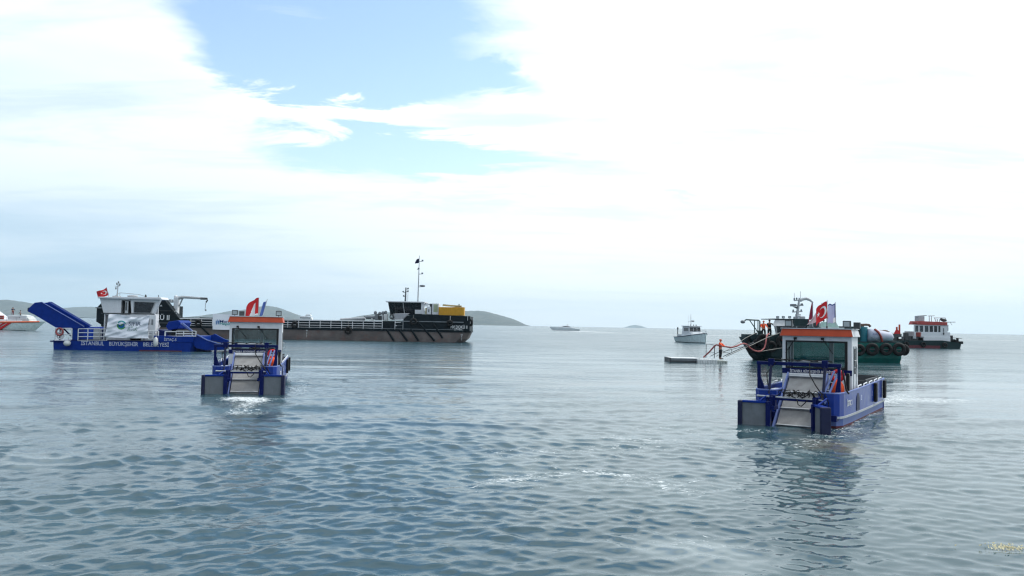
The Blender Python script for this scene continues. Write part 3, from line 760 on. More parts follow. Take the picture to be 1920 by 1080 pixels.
    for s, xx in ((1, cx1), (-1, cx0)):      # side walls round a door window
        x_, x2 = sorted((xx, xx - s * .05))
        wl.box(x_, x2, ca + .06, ca + .30, zf, zt).box(x_, x2, ca + .75, cb_, zf, 1.45).box(x_, x2, ca + .75, cb_, 2.45, zt).box(x_, x2, cb_ - .10, cb_, 1.45, 2.45)
        wl.box(x_, x2, ca + .30, ca + .75, zf, 1.55).box(x_, x2, ca + .30, ca + .75, 2.42, zt)
    wl.box(cx0 + .05, cx1 - .05, cb_ - .05, cb_, zf, 1.62).box(cx0 + .05, cx1 - .05, cb_ - .05, cb_, 2.60, zt)
    wl.box(cx0 + .05, cx0 + .12, cb_ - .05, cb_, 1.62, 2.6).box(cx1 - .12, cx1 - .05, cb_ - .05, cb_, 1.62, 2.6).box(.28, .42, cb_ - .05, cb_, 1.62, 2.6)
    cab = wl.build('cabin', 'white', t)
    MB().box(cx0 - .004, cx1 + .004, ca - .012, ca + .05, zb - .18, zb).build('name_strip', 'blue_dark', cab)
    fr = MB().box(cx0 + .11, cx1 - .13, ca - .010, ca + .03, 2.60, 2.66).box(cx0 + .11, cx1 - .13, ca - .010, ca + .03, zb, zb + .05)
    fr.box(cx0 + .11, cx0 + .16, ca - .010, ca + .03, zb + .05, 2.60).box(cx1 - .22, cx1 - .13, ca - .010, ca + .03, zb + .05, 2.60)
    fr.build('windscreen_frame', 'black', cab)
    MB().box(cx0 + .16, cx1 - .22, ca + .008, ca + .016, zb + .05, 2.60).build('windscreen', 'glass', cab)
    MB().box(cx0 + .12, .28, cb_ - .03, cb_ - .022, 1.62, 2.6).build('rear_window', 'glass', cab)
    MB().box(.42, cx1 - .12, cb_ - .03, cb_ - .022, 1.62, 2.6).build('rear_window', 'glass', cab)
    for s, xx in ((1, cx1), (-1, cx0)):
        a = MB(); x_ = xx + s * .006
        a.box(xx - s * .03, xx - s * .02, ca + .30, ca + .75, 1.55, 2.42); a.build('side_window', 'glass_dark', cab)
        a = MB().box(xx, xx + s * .02, ca + .26, ca + .30, .75, 2.5).box(xx, xx + s * .02, ca + .75, ca + .79, .75, 2.5).box(xx, xx + s * .02, ca + .30, ca + .75, 2.46, 2.5); a.build('door_frame', 'grey_pale', cab)
        MB().tube([(xx + s * .02, ca + .3, 2.02), (xx + s * .10, ca + .3, 2.02), (xx + s * .10, ca + .3, 1.78), (xx + s * .02, ca + .3, 1.78)], .014, 5).build('grab_handle', 'steel', cab)
        MB().box(xx - s * .03, xx - s * .02, ca + .79, cb_ - .14, 1.45, 2.45).build('side_window', 'glass_dark', cab)
    # roof: sloping orange fascia
    e = .07
    lo = [(cx0 - e, ca - .14, zt - .02), (cx1 + e, ca - .14, zt - .02), (cx1 + e, cb_ + .10, zt - .02), (cx0 - e, cb_ + .10, zt - .02)]
    hi_ = [(cx0 + .0, ca - .07, zt + .235), (cx1 - .0, ca - .07, zt + .235), (cx1 - .0, cb_ + .04, zt + .235), (cx0 + .0, cb_ + .04, zt + .235)]
    rf = MB().hexa(lo + hi_); rf.m = [1 if (k in (0, 1)) else 0 for k in range(6)]
    rf.m[3] = 1; rf.m[5] = 0 if mirror_pad else 1
    if mirror_pad: rf.m[3] = 0
    rf.build('roof', ['orange', 'white'], t, bevel=.02)
    MB().box(cx0 - e * .6, cx1 + e * .6, ca - .11, cb_ + .06, zt + .235, zt + .26).build('roof_top', 'white', t)
    zq = zt + .30
    floodlight(t, (cx0 + .20, ca + .0, zq), .25); floodlight(t, (cx1 - .16, ca + .0, zq), .25)
    MB().box(cx1 - .0 if not mirror_pad else cx0 + .36, cx1 + .20 if not mirror_pad else cx0 + .58, ca + .3, ca + .5, zq - .03, zq + .18).build('signal_horn', 'grey_dark', t, bevel=.01)
    for xx, ex in ((-.62, -.95), (.28, .62)):
        wp = MB().box(xx - .05, xx + .05, ca - .06, ca - .005, 2.69, 2.77); o = wp.build('wiper_motor', 'black', t)
        MB().tube([(xx, ca - .04, 2.72), (ex, ca - .03, 2.22)] if mirror_pad == 0 else [(xx, ca - .04, 2.72), (xx + .42, ca - .03, 2.18)], .012, 5).build('wiper_arm', 'black', o)
    # inside: console, seat, wheel
    MB().box(-.95, .25, ca + .22, ca + .6, .62, 1.66).build('console', 'brown_pipe' if mirror_pad == 0 else 'grey_dark', t, bevel=.02)
    MB().box(-.2, .28, ca + .7, ca + 1.05, .62, 1.15).box(-.2, .28, ca + 1.02, ca + 1.10, 1.15, 1.85).build('helm_seat', 'black', t, bevel=.03)
    MB().torus((.04, ca + .62, 1.70), (0, -1, .5), .17, .018, 20, 6).build('steering_wheel', 'black', t)
    MB().box(.62, .95, ca + .2, ca + .5, .62, 1.78).build('locker', 'black', t, bevel=.02)
    # deck gear in front of the cabin, right side: orange buoy, ring
    MB().torus((.98, 1.3, 1.56), (0, -1, .2), .16, .055, 18, 8).build('lifebuoy', 'red', t)
    MB().ell((1.0, 1.15, 1.14), .21, .20, .30, 12, 9).build('orange_float', 'orange_vest', t)
    MB().box(.72, .84, 1.3, 1.6, .62, 1.42).box(1.24, 1.34, 1.2, 1.4, .62, 1.66).build('valve_box', 'black', t, bevel=.02)
    MB().tube([(1.2, .9, 1.75), (1.28, .8, 1.45), (1.34, .75, 1.15), (1.42, .7, 1.05)], .03, 6).build('cable_loom', 'black', t)
    MB().box(-1.2, -.78, 1.4, 2.0, .62, 1.02).build('deck_locker', 'white', t, bevel=.02)
    # lettering
    text('İSTANBUL BÜYÜKŞEHİR BELEDİYESİ', .13, 'white_clean', cab, on_front(-.05, ca - .014, zb - .10), width=1.5)
    side = lambda cy_, cz: (lambda x, tt, n: (1.503 + n + .022, cy_ + x, cz + tt))
    text(name_txt, .24, 'white_clean', t, lambda x, tt, n: (1.478 + (.04 * (x + .3) * .4) + n + .02, 1.20 + x, .72 + tt), width=.72)
    text('İSTANBUL BÜYÜKŞEHİR BELEDİYESİ', .2, 'blue_faint', t, side(4.2, .76), width=2.3)
    bases = ('hull_side', 'gunwale', 'rubbing_strake', 'pontoon', 'hand_rail', 'side_port', 'fender_bar', 'transom', 'deck', 'debris_bin', 'gantry_leg', 'gantry_beam', 'lettering')
    for c in t.children:
        if c.name.split('.')[0] in bases:
            for v in c.data.vertices: v.co.x = v.co.x * .93 - .035
    return t
mat('grey_door', (.17, .185, .205), .55, streak=.3)
mat('blue_faint', (.62, .66, .8), .5)
SK1 = skimmer((9.03, 25.35, 0.0), R(-33), 'blue skimmer boat with grey conveyor ramp and orange cabin roof, nearest boat on the right', 'İSTAÇ 1', R(10), R(60), .07, 0)
SK2 = skimmer((-11.15, 33.8, 0.0), R(13), 'blue skimmer boat with orange cabin roof and two flags, in front of the long barge', 'İSTAÇ-2', R(3), R(8), .16, 1)
pp = world_pt(SK2, (.04, 2.45 + .86, .66))
person('person in maroon shirt sitting at the helm inside the left skimmer cabin', pp, R(9), 'cloth_maroon', 'cloth_black', 1.72, 'sit', ((.7, .1), (.7, .1)), 'cloth_maroon')

# flags on the roof of the left skimmer
GF = 'flags on the left skimmer roof'
def fl_at(root, p): return world_pt(root, p)
b = fl_at(SK2, (.18, 3.3, 3.20)); 
F = cloth_fn((0, 0, .86), (-1, .10, -.0), .62, .78, droop=.42, amp=.05, waves=1.2, ph=.5, lean=(.0, 0, 0))
flag('red flag with white crescent beside a white panel on left skimmer roof', b, b + Vector((0, 0, .88)), F, ['red', 'white_clean'], GF, emblem=False, extra=lambda u, v: 1 if (.28 < u < .30 + .5 * (1 - v) and v < .78) or v < .06 else 0)
b = fl_at(SK2, (.36, 3.4, 3.20))
F = cloth_fn((.16, 0, .74), (-.9, .3, 0), .22, .66, droop=.20, amp=.035, waves=1.0, ph=2, lean=(-.14, 0, 0))
flag('small folded blue flag next to the red flag on left skimmer roof', b, b + Vector((.20, 0, .82)), F, 'flag_blue', None)

# flags on the roof of the right skimmer
def spot(px, py, Y): return at(px, py, Y)
DF = 27.9
b = spot(1551, 612, DF); tp = spot(1551, 563, DF)
k_ = DF / FPX
F = cloth_fn((0, 0, 46 * k_), (-1, .25, 0), 17 * k_ * 1.25, 32 * k_, droop=.26, amp=.05, waves=1.1, ph=.2, lean=(.03, 0, 0))
flag('red flag with white crescent and star flying over the right skimmer roof', b, tp, F, 'red', 'flags on the right skimmer roof', emblem=True, c=(.42, .5), s=1.25, ratio=1.0)
b = spot(1536, 612, DF + .3); tp = spot(1541, 568, DF + .3)
def Fp(u, v):
    p0 = Vector((5 * k_ * (.25 + .75 * v), 0, (10 + 34 * v) * k_)); q0 = Vector((-22 * k_, .1, 2 * k_)) if v < .5 else Vector((-22 * k_ + 24 * k_ * (v - .5) * 2 * .55, .1, 2 * k_ + 30 * k_ * (v - .5)))
    p = p0.lerp(q0, u * .95); return p + Vector((0, .05 * math.sin(u * 8 + v * 3), 0))
flag('pale pink-white flag drooping to the left of the crescent flag on right skimmer', b, tp, Fp, 'flag_pink')
b = spot(1567.5, 612, DF + .5); tp = spot(1566, 566, DF + .5)
F = cloth_fn((-.5 * k_, 0, 43 * k_), (-1, .1, 0), 15.5 * k_, 36 * k_, droop=.03, amp=.02, waves=1.0, ph=1.0)
flag('navy and lavender flag standing right of the crescent flag on right skimmer', b, tp, F, ['flag_lavender', 'ink_navy', 'white_clean'], None, extra=lambda u, v: (1 if (u < .16 and v > .25) or v > .93 else (2 if v <= .22 and u < .3 else 0)))
b = spot(1524, 612, DF + .8); tp = spot(1524, 565, DF + .8)
F = cloth_fn((0, 0, 46 * k_), (-1, .35, 0), 8 * k_, 33 * k_, droop=.06, amp=.015, waves=1.0, ph=2.0, lean=(.0, 0, 0))
flag('dark red flag hanging in a narrow fold left of the pink flag on right skimmer', b, tp, lambda u, v: F(u * (1.05 - .75 * v), v), 'red_flag')
MB_ = thing('antenna', 'short dark whip antenna rising from the right skimmer roof edge', 'antenna', spot(1550.5, 617, 27.2))
MB().tube([(0, 0, 0), (0, 0, .42)], .014, 6).tube([(0, 0, 0), (0, 0, .1)], .03, 6).build('mast_rod', 'grey_dark', MB_)

# ------------------------------------------------------------------ frames for craft that lie broadside
class Fr:
    def __init__(s, px0, D): s.D = D; s.px0 = px0; s.k = D / FPX; s.loc = (((px0 - 960) * s.k), D, 0); s.yy = 0.0
    def x(s, px, y=None): return (px - 960) * (s.D + (s.yy if y is None else y)) / FPX - s.loc[0]
    def z(s, px, py, y=None): return CH + (hor(px) - py) * (s.D + (s.yy if y is None else y)) / FPX
    def p(s, px, py, y=0): return (s.x(px, y), y, s.z(px, py, y))
    def poly(s, pts): return [(s.x(a), s.z(a, b)) for a, b in pts]

# ------------------------------------------------------------------ the long hopper barge
f = Fr(540, 132)
BG = thing('hopper_barge', 'long black and grey hopper barge with white side rails behind the blue boats', 'barge', f.loc)
k = f.k
x0, x1 = f.x(196), f.x(882)
lo = MB()
z1 = 1.72
def hull_ring(z, a0, a1, w0): return [(x0 + a0, 0 + w0, z), (x1 - a1 - 1.2, 0 + w0, z), (x1 - a1, 1.5, z), (x1 - a1, 9.5, z), (x1 - a1 - 1.2, 11 - w0, z), (x0 + a0, 11 - w0, z)]
lo.loft([hull_ring(-.8, 2.6, 2.6, .3), hull_ring(.05, .9, 1.15, .05), hull_ring(.6, .2, .5, 0), hull_ring(z1, -.3, .0, 0)])
lo.build('hull', 'hull_lower', BG)
MB().wall([(x0 - .3, .0), (x1 - 1.2, .0), (x1 + .05, 1.5), (x1 + .05, 9)], z1 - .02, z1 + .26, .22).build('rubbing_strake', 'hull_black', BG)
# main deck and hopper coaming, dark
zc = lambda px: f.z(px, 603 + (px - 420) * .006)
MB().box(x0, x1 - .6, .3, 10.7, z1 + .0, z1 + .30).build('deck', 'hull_black', BG)
MB().prism_xz([(f.x(335), z1 + .3), (f.x(762), z1 + .3), (f.x(762), f.z(762, 602.5)), (f.x(335), f.z(335, 595))], 1.3, 1.6).build('hopper_coaming', 'hull_black', BG)
MB().prism_xz([(f.x(335), z1 + .3), (f.x(700), z1 + .3), (f.x(700), f.z(700, 604)), (f.x(335), f.z(335, 594))], 9.3, 9.6).build('hopper_coaming', 'hull_black', BG)
# aft block on the right
blk = f.poly([(768, 619), (883, 621), (883, 592.5), (780, 588), (779, 587), (757, 609)])
blk = [(f.x(737), z1 + .2), (x1 - .0, z1 + .2), (x1 + .02, f.z(882, 593)), (f.x(779), f.z(779, 588.5)), (f.x(765), f.z(765, 592)), (f.x(748), f.z(748, 608.5)), (f.x(742), f.z(742, 614))]
b1 = MB().prism_xz(blk, .06, 10.9).build('aft_house', 'hull_black', BG, bevel=.05)
MB().wall([(f.x(755), .0), (x1 - 1.0, .0)], f.z(820, 604.2), f.z(820, 602.6), .22).build('fender_rail', 'grey', b1)
MB().wall([(f.x(690), .0), (x1 - 1.0, .0)], f.z(820, 618.2), f.z(820, 617.4), .30).build('fender_rail', 'grey', b1)
for px in (845.5, 878): MB().tube([(f.x(px), -.08, f.z(px, 592.5)), (f.x(px), -.12, f.z(px, 601))], .05, 6).build('fender_chain', 'steel', b1)
# sloping skids on the side
for a, b in (((727, 618), (741, 639)), ((750, 618), (766, 639)), ((772, 617), (787, 639)), ((785, 603), (817, 639)), ((812, 604), (832, 634)), ((333, 612), (352, 634)), ((377, 610), (402, 634)), ((352, 612), (366, 626)), ((560, 560), (560, 560))):
    if a == b: continue
    MB().tube([f.p(*a, -.05), f.p(*b, -.05)], .17, 6).build('fender_skid', 'hull_black', BG)
# side rails: each stanchion and each rail
def zr_(px, t): return f.z(px, (598.5 + (px - 420) * .0135) + t)
posts = list(np.arange(339, 720, 20.2))
for px in posts: MB().tube([(f.x(px), .12, z1 + .25), (f.x(px), .12, zr_(px, 0))], .05, 5).build('stanchion', 'white', BG)
for t, r_ in ((0, .075), (4.5, .04), (9, .04), (13, .04)):
    MB().tube([(f.x(338), .1, max(z1 + .3, zr_(338, t))), (f.x(718), .1, max(z1 + .32, zr_(718, t)))], r_, 5).build('rail', 'white' if t < 13 else 'grey_pale', BG)
for px in (718, 742, 757):
    MB().tube([(f.x(px), .1, z1 + .25), (f.x(px), .1, f.z(px, 599))], .06, 5).build('stanchion', 'white', BG)
for yy in (600, 605, 611): MB().tube([f.p(742, yy, .1), f.p(757, yy - 1, .1)], .045, 5).build('rail', 'white', BG)
# wheelhouse with black wrap-round windows
f.yy = 3.0
wh = thing('x', None, None); bpy.data.objects.remove(wh)
W1 = [(f.x(735), f.z(735, 590)), (f.x(787), f.z(787, 590)), (f.x(792), f.z(792, 567)), (f.x(728), f.z(728, 567))]
q = lambda px, py, y: f.p(px, py, y)
wh = MB().hexa([q(733, 591, 3), q(792, 591, 3), q(792, 591, 7.6), q(733, 591, 7.6), q(728, 567, 2.4), q(793, 567, 2.6), q(793, 567, 8), q(728, 567, 8)]).build('wheelhouse', 'glass_black', BG, bevel=.05)
f.yy = 2.4
MB().box(f.x(724.5), f.x(797), 2.0, 8.4, f.z(760, 567.2), f.z(760, 565)).build('wheelhouse_roof', 'white', wh, bevel=.04)
for a, b in (((756, 567), (760, 591)), ((740, 567), (744, 591)), ((729, 567), (734, 591))): MB().tube([q(*a, 2.35), q(*b, 2.92)], .075, 5).build('window_mullion', 'grey_pale' if a[0] == 756 else 'grey_dark', wh)
MB().box(f.x(779), f.x(796), 2.3, 3.2, f.z(790, 588.5), f.z(790, 581)).box(f.x(790.5), f.x(796), 2.3, 3.2, f.z(790, 581), f.z(790, 567.2)).build('white_panel', 'white', wh)
f.yy = 1.0
MB().prism_xz(f.poly([(736, 600), (757, 600), (769, 587.5), (738, 588)]), .8, 1.4).build('deck_cover', 'tarp_grey', BG, bevel=.08)
MB().torus(f.p(736, 594, .6), (0, 1, 0), .32, .10, 16, 6).build('ladder_hoop', 'grey_dark', BG)
MB().tube([f.p(735, 597, .7), f.p(737, 590, .6), f.p(742, 587, .6)], .05, 5).build('ladder_hoop', 'grey_dark', BG)
f.yy = 5.0
# masts
m1 = MB().tube([f.p(784, 565.5, 5), f.p(784.5, 520, 5), f.p(784.8, 479, 5)], [.12, .09, .05], 7).build('mast', 'steel', BG)
for a, b, h_ in ((784, 791, 514), (784, 791, 490), (781, 784, 505), (784, 795, 538)):
    MB().tube([f.p(a, h_, 5), f.p(b, h_ - .3, 5)], .05, 5).box(f.x(b) - .14, f.x(b) + .14, 4.86, 5.14, f.z(b, h_ - .2), f.z(b, h_ - 3)).build('mast_light', 'grey', m1)
MB().ell(f.p(791.5, 535.8, 5), .5, .3, .16, 10, 6).build('radar_scanner', 'grey', m1)
m2 = MB().tube([f.p(760.5, 565.5, 5), f.p(761, 539, 5)], [.16, .10], 7).build('mast', 'steel_dark', BG)
for a, b, h_ in ((756, 761, 548), (761, 765, 542), (757, 761, 556), (761, 765, 547)):
    MB().tube([f.p(a, h_, 5), f.p(b, h_, 5)], .05, 5).box(f.x(a if a < 760 else b) - .12, f.x(a if a < 760 else b) + .12, 4.9, 5.1, f.z(b, h_), f.z(b, h_ - 2.4)).build('mast_light', 'steel_dark', m2)
MB().tube([f.p(765, 565, 5), f.p(765, 541, 5)], .03, 5).build('whip_antenna', 'grey', BG)
f.yy = 1.5
# white lockers, louvred unit, yellow container on the aft deck
MB().box(f.x(797), f.x(800.5), 2.5, 4, f.z(800, 589), f.z(800, 577)).build('deck_locker', 'yellow_pale', BG)
MB().box(f.x(801), f.x(809), 1.5, 3.4, f.z(805, 589.5), f.z(805, 575)).build('deck_locker', 'white', BG, bevel=.04)
MB().box(f.x(803.5), f.x(806), 1.48, 1.52, f.z(805, 585), f.z(805, 580)).build('locker_vent', 'grey', BG)
MB().tube([f.p(796, 571, 2.5), f.p(802, 570, 2.5), f.p(807, 571, 2.5)], .12, 6).tube([f.p(795, 573.5, 2.5), f.p(804, 573.5, 2.5)], .09, 6).build('exhaust_pipe', 'steel', BG)
MB().box(f.x(806), f.x(811.5), 1.5, 3.4, f.z(808, 574.8), f.z(808, 569.5)).build('exhaust_box', 'grey_dark', BG)
u = MB().box(f.x(811), f.x(823.5), 1.4, 4.4, f.z(817, 590), f.z(817, 569)).build('generator_housing', 'white', BG, bevel=.04)
for j in range(7): MB().box(f.x(814), f.x(821.5), 1.33, 1.42, f.z(817, 584.5 - j * 2.05), f.z(817, 583.6 - j * 2.05)).build('louvre', 'yellow_green', u)
c_ = MB().box(f.x(823.7), f.x(871), 1.2, 3.8, f.z(850, 591.6), f.z(850, 576.2)).build('yellow_container', 'yellow', BG, bevel=.03)
for j in range(11): MB().box(f.x(826 + j * 4.1), f.x(827.6 + j * 4.1), 1.14, 1.2, f.z(850, 591), f.z(850, 577)).build('container_rib', 'yellow', c_)
MB().prism_xz(f.poly([(830, 573.5), (831, 570.3), (850, 572), (866, 573), (866, 574.6), (847, 575)]), 1.6, 2.2).build('boom', 'yellow_pale', BG)
MB().prism_xz(f.poly([(847, 576), (858, 574.2), (872, 576), (872, 577)]), 2.2, 3.6).build('container_cover', 'tarp', BG)
MB().tube([f.p(855, 574.5, 2), f.p(866, 574.3, 2)], .09, 5).box(f.x(860), f.x(862), 1.9, 2.1, f.z(861, 574), f.z(861, 570)).build('davit', 'grey_dark', BG)
f.yy = 2.3
# clutter of winches forward of the aft block
r = random.Random(4)
wn = MB().tube([f.p(688, 594.8, 3), f.p(704, 595.5, 3)], .28, 8).tube([f.p(684, 593, 3), f.p(688, 594.8, 3)], .12, 6).build('winch_drum', 'grey', BG)
for (a, b, c0, c1) in ((704, 710, 588.5, 600), (711, 716, 592, 600), (717, 720, 590, 600), (697, 700, 597, 601), (721, 727, 589, 601)):
    MB().box(f.x(a), f.x(b), 2.2, 3.2, f.z(a, c1), f.z(a, c0)).build('winch_housing', r.choice(['grey_pale', 'grey', 'grey_dark', 'plastic_white']), BG, bevel=.06)
for (px, py) in ((705, 586.5), (713, 588), (724, 586), (719, 587)): MB().ell(f.p(px, py, 2.5), .28, .28, .32, 8, 6).build('winch_motor', r.choice(['grey', 'grey_dark']), BG)
MB().tube([f.p(640, 600, 4), f.p(686, 597.5, 4)], .3, 8).build('hopper_ram', 'grey_pale', BG)
f.yy = 0.0
# forward block on the left, with the sloping edge and the name
zb0 = f.z(200, 612)
def fpoly(y0, y1, pts, name, m_, bev=.05): return MB().prism_xz(f.poly(pts), y0, y1).build(name, m_, BG, bevel=bev)
fb = fpoly(-.1, 1.2, [(183, 603), (183, 577), (197, 561.5), (308, 560), (341, 600), (341, 614), (196, 611)], 'forward_house', 'hull_black')
fpoly(1.2, 9.5, [(184, 603), (184, 580), (196, 572), (300, 572), (300, 611), (196, 611)], 'forward_house_core', 'hull_black')
MB().box(f.x(181.5), f.x(215), -.25, -.08, f.z(190, 578.2), f.z(190, 576.2)).build('ledge', 'grey', fb)
MB().box(f.x(296), f.x(322), -.25, -.08, f.z(300, 583.2), f.z(300, 582.2)).build('ledge', 'grey_dark', fb)
MB().prism_xz(f.poly([(300, 574.5), (306, 574.5), (304, 571.5)]), -.2, -.1).build('fairlead', 'grey_pale', fb)
MB().box(f.x(290), f.x(341), -.25, -.08, f.z(310, 606.5), f.z(310, 604.6)).build('ledge', 'grey_dark', fb)
MB().box(f.x(311), f.x(316.5), 1, 2, f.z(313, 567), f.z(313, 561)).build('deck_locker', 'grey_pale', BG)
f.yy = 1.6
# knuckle-boom crane
cr = MB().box(f.x(327), f.x(335), 1.4, 2.2, f.z(331, 590), f.z(331, 557)).ell(f.p(330, 556.5, 1.8), .3, .3, .3, 8, 6).build('crane_column', 'white', BG, bevel=.08)
MB().tube([f.p(334, 559, 1.8), f.p(345, 557.2, 1.8), f.p(388, 560, 1.8)], [.34, .26, .20], 6).build('crane_boom', 'grey_pale', cr)
MB().tube([f.p(337, 574, 1.8), f.p(343, 559, 1.8)], .12, 6).build('crane_ram', 'steel', cr)
MB().box(f.x(376), f.x(388), 1.6, 2, f.z(382, 562), f.z(382, 558)).build('crane_head', 'grey_dark', cr)
MB().tube([f.p(388, 559, 1.8), f.p(389.5, 563, 1.8), f.p(387, 567, 1.8)], .12, 6).build('crane_hook', 'grey_dark', cr)
MB().tube([f.p(386, 571, 1.8), f.p(385.5, 582, 1.8)], .04, 5).tube([f.p(387, 567, 1.8), f.p(386, 571, 1.8)], .05, 5).box(f.x(385), f.x(387), 1.7, 1.9, f.z(386, 583), f.z(386, 580)).build('hook_block', 'grey', cr)
MB().torus(f.p(331, 585.5, .2), (0, 1, 0), .22, .07, 14, 6).build('hawse_ring', 'white', BG)
MB().prism_xz(f.poly([(318, 577), (323, 577), (333, 590), (326, 590)]), .2, .6).build('anchor_davit', 'white', BG)
f.yy = 0.0
def ft(y=-.14): return lambda px, py: (lambda x, t_, n: (f.x(px) + x, y - n, f.z(px, py) + t_))
text('MV DOKÜ II', 1.15, 'white_clean', BG, ft()(286.5, 595.5), width=5.9)
text('MV DOKÜ II', .72, 'white_clean', BG, (lambda x, t_, n: (f.x(862) + x, -.06 - n, f.z(862, 613.6) + t_)), width=2.75)
text('İSTANBUL', .42, 'white_clean', BG, (lambda x, t_, n: (f.x(861) + x, -.06 - n, f.z(861, 618.2) + t_)), width=1.35)
for px, top_ in ((577.5, 619.5), (867.5, 628)):
    for j, d in enumerate(('8M', '6', '4', '2', '7', '6', '4')[: 5 if px < 600 else 4]):
        text(d, .26, 'white_clean', BG, (lambda x, t_, n, j=j: (f.x(px) + x, -.03 - n, f.z(px, top_ + j * 3.0) + t_)), name='draft_mark')
GT = 'tyre fenders hanging on the barge side'
for px, py, Rr, hx, lb in ((655.5, 619.5, .62, 602, 'black tyre hung on the barge side from the white rail, right of the middle'), (555.5, 609, .58, 601, 'black tyre on barge side rail nearest the left skimmer cabin'),
                       (375.5, 606, .62, 596, 'black tyre on barge side just left of the hashtag banner'), (777, 603, .60, 591, 'black tyre on barge aft block below the wheelhouse'),
                       (845, 606, .55, 594, 'black tyre on barge aft block under the yellow container'), (883, 605, .62, 594, 'black tyre on the far right corner of the barge')):
    tyre(lb, (f.loc[0] + f.x(px), f.loc[1] - .35 if px < 880 else f.loc[1] + .6, f.z(px, py)), (0, 1, 0) if px < 880 else (.8, .6, 0), Rr, GT, rope_to=(f.loc[0] + f.x(px), f.loc[1] - .1, f.z(px, hx)))
# flag on the tall mast
fb_ = Vector(f.loc) + Vector(f.p(784.6, 494, 5)); fb_.y = f.loc[1] + 5
F = cloth_fn((0, 0, 9.5 * k), (-1, 0, 0), 8 * k, 8.5 * k, droop=.15, amp=.05, waves=1, ph=1)
flag('small dark navy flag at the top of the barge mast', fb_, fb_ + Vector((0, 0, 10.5 * k)), lambda u, v: F(u * (1.0 - .65 * max(0, v - .35)), v), 'navy', pole_r=.03)

# banner hung on the barge rail
bn = thing('banner', 'white hashtag banner hung on the barge rail behind the left skimmer cabin', 'banner', (f.loc[0] + f.x(402), f.loc[1] - .25, 0))
bx = lambda px: (px - 402) * k
def FB(u, v): return Vector((bx(402 + 60 * u), -.05 * math.sin(u * 7 + v * 2) - .02, f.z(432, 589.5 + 28.5 * (1 - v) + .6 * math.sin(u * 5) * (1 - v))))
MB().sheet(FB, 30, 12).build('cloth', 'banner_white', bn)
def onb(px, py): return lambda x, t_, n: (bx(px) + x, -.10 - n, f.z(px, py) + t_)
text('#', 1.15, 'ink_blue', bn, onb(411.5, 603.5)); text('Marmara', .62, 'ink_navy', bn, onb(433, 603), width=3.1); text('Hepimizin', .62, 'ink_teal', bn, onb(433, 607.3), width=3.1)

# ------------------------------------------------------------------ blue collector boat with the raised conveyor
f = Fr(230, 75); k = f.k
CB = thing('collector_boat', 'blue waste collector boat with raised conveyor at its left end and white wheelhouse', 'workboat', f.loc)
hl = f.poly([(103, 640), (365, 629.5), (368, 660), (103, 660)])
zd = lambda px: f.z(px, 640.0 + (0 if px < 135 else 0)) 
hz1 = .92
hm = MB()
def hr(z, a0, a1): return [(f.x(103) + a0, .4, z), (f.x(104) + a0, 0, z), (f.x(362) - a1, 0, z), (f.x(366) - a1, .8, z), (f.x(366) - a1, 4.6, z), (f.x(362) - a1, 5.4, z), (f.x(103) + a0, 5.4, z)]
hm.loft([hr(-.5, .4, .5), hr(0.02, .05, .1), hr(hz1 - .25, 0, 0), hr(hz1 - .05, 0, 0)]); hb = hm.build('hull', 'blue', CB)
MB().box(f.x(99), f.x(137), -.12, 5.5, f.z(110, 641), f.z(110, 638.5)).build('stern_platform', 'blue_dark', CB)
MB().box(f.x(292), f.x(365), -.04, 5.4, hz1 - .06, f.z(330, 630)).build('foredeck_bulwark', 'blue', CB, bevel=.03)
MB().box(f.x(265), f.x(345), -.02, .3, -.3, .10).build('red_boottop', 'antifoul', CB)
MB().box(f.x(135), f.x(292), -.03, .1, hz1 - .06, hz1 + .02).build('deck_edge', 'blue_dark', CB)
# tower and long raised conveyor
MB().box(f.x(137.5), f.x(150), .1, 5.2, hz1 - .1, f.z(145, 613)).build('tower', 'blue', CB, bevel=.04)
def conv(y0, y1, nm='conveyor_cheek'):
    return MB().prism_xz(f.poly([(53.5, 583), (57, 576), (65.5, 567.5), (79, 566), (160, 612), (150, 616), (138, 616), (107, 614), (66, 590), (54, 584.5)]), y0, y1).build(nm, 'blue', CB, bevel=.03)
ck = conv(.0, .14); conv(1.15, 1.27)
MB().prism_xz(f.poly([(62, 583), (70, 572), (78, 571), (150, 611), (140, 614), (105, 611)]), .14, 1.15).build('conveyor_trough', 'blue_dark', CB)
MB().prism_xz(f.poly([(79, 566), (80.5, 567.3), (161, 613), (160, 611.2)]), -.08, .0).build('conveyor_edge', 'blue_pale', ck)
MB().prism_xz(f.poly([(76, 565.2), (83, 565), (162, 610.5), (158, 611)]), 1.27, 1.31).build('conveyor_edge', 'blue_pale', ck)
MB().box(f.x(51.5), f.x(64), .05, 1.2, f.z(58, 585), f.z(58, 576.5)).build('drive_drum', 'navy', CB, bevel=.1)
for a, b in (((116, 602), (116, 640)), ((118, 612), (137, 630))): MB().tube([f.p(*a, .5), f.p(*b, .5)], .07, 6).build('conveyor_strut', 'blue_dark', CB)
MB().tube([f.p(123, 605, .3), f.p(117, 638, .2)], .05, 6).build('conveyor_ram', 'navy', CB)
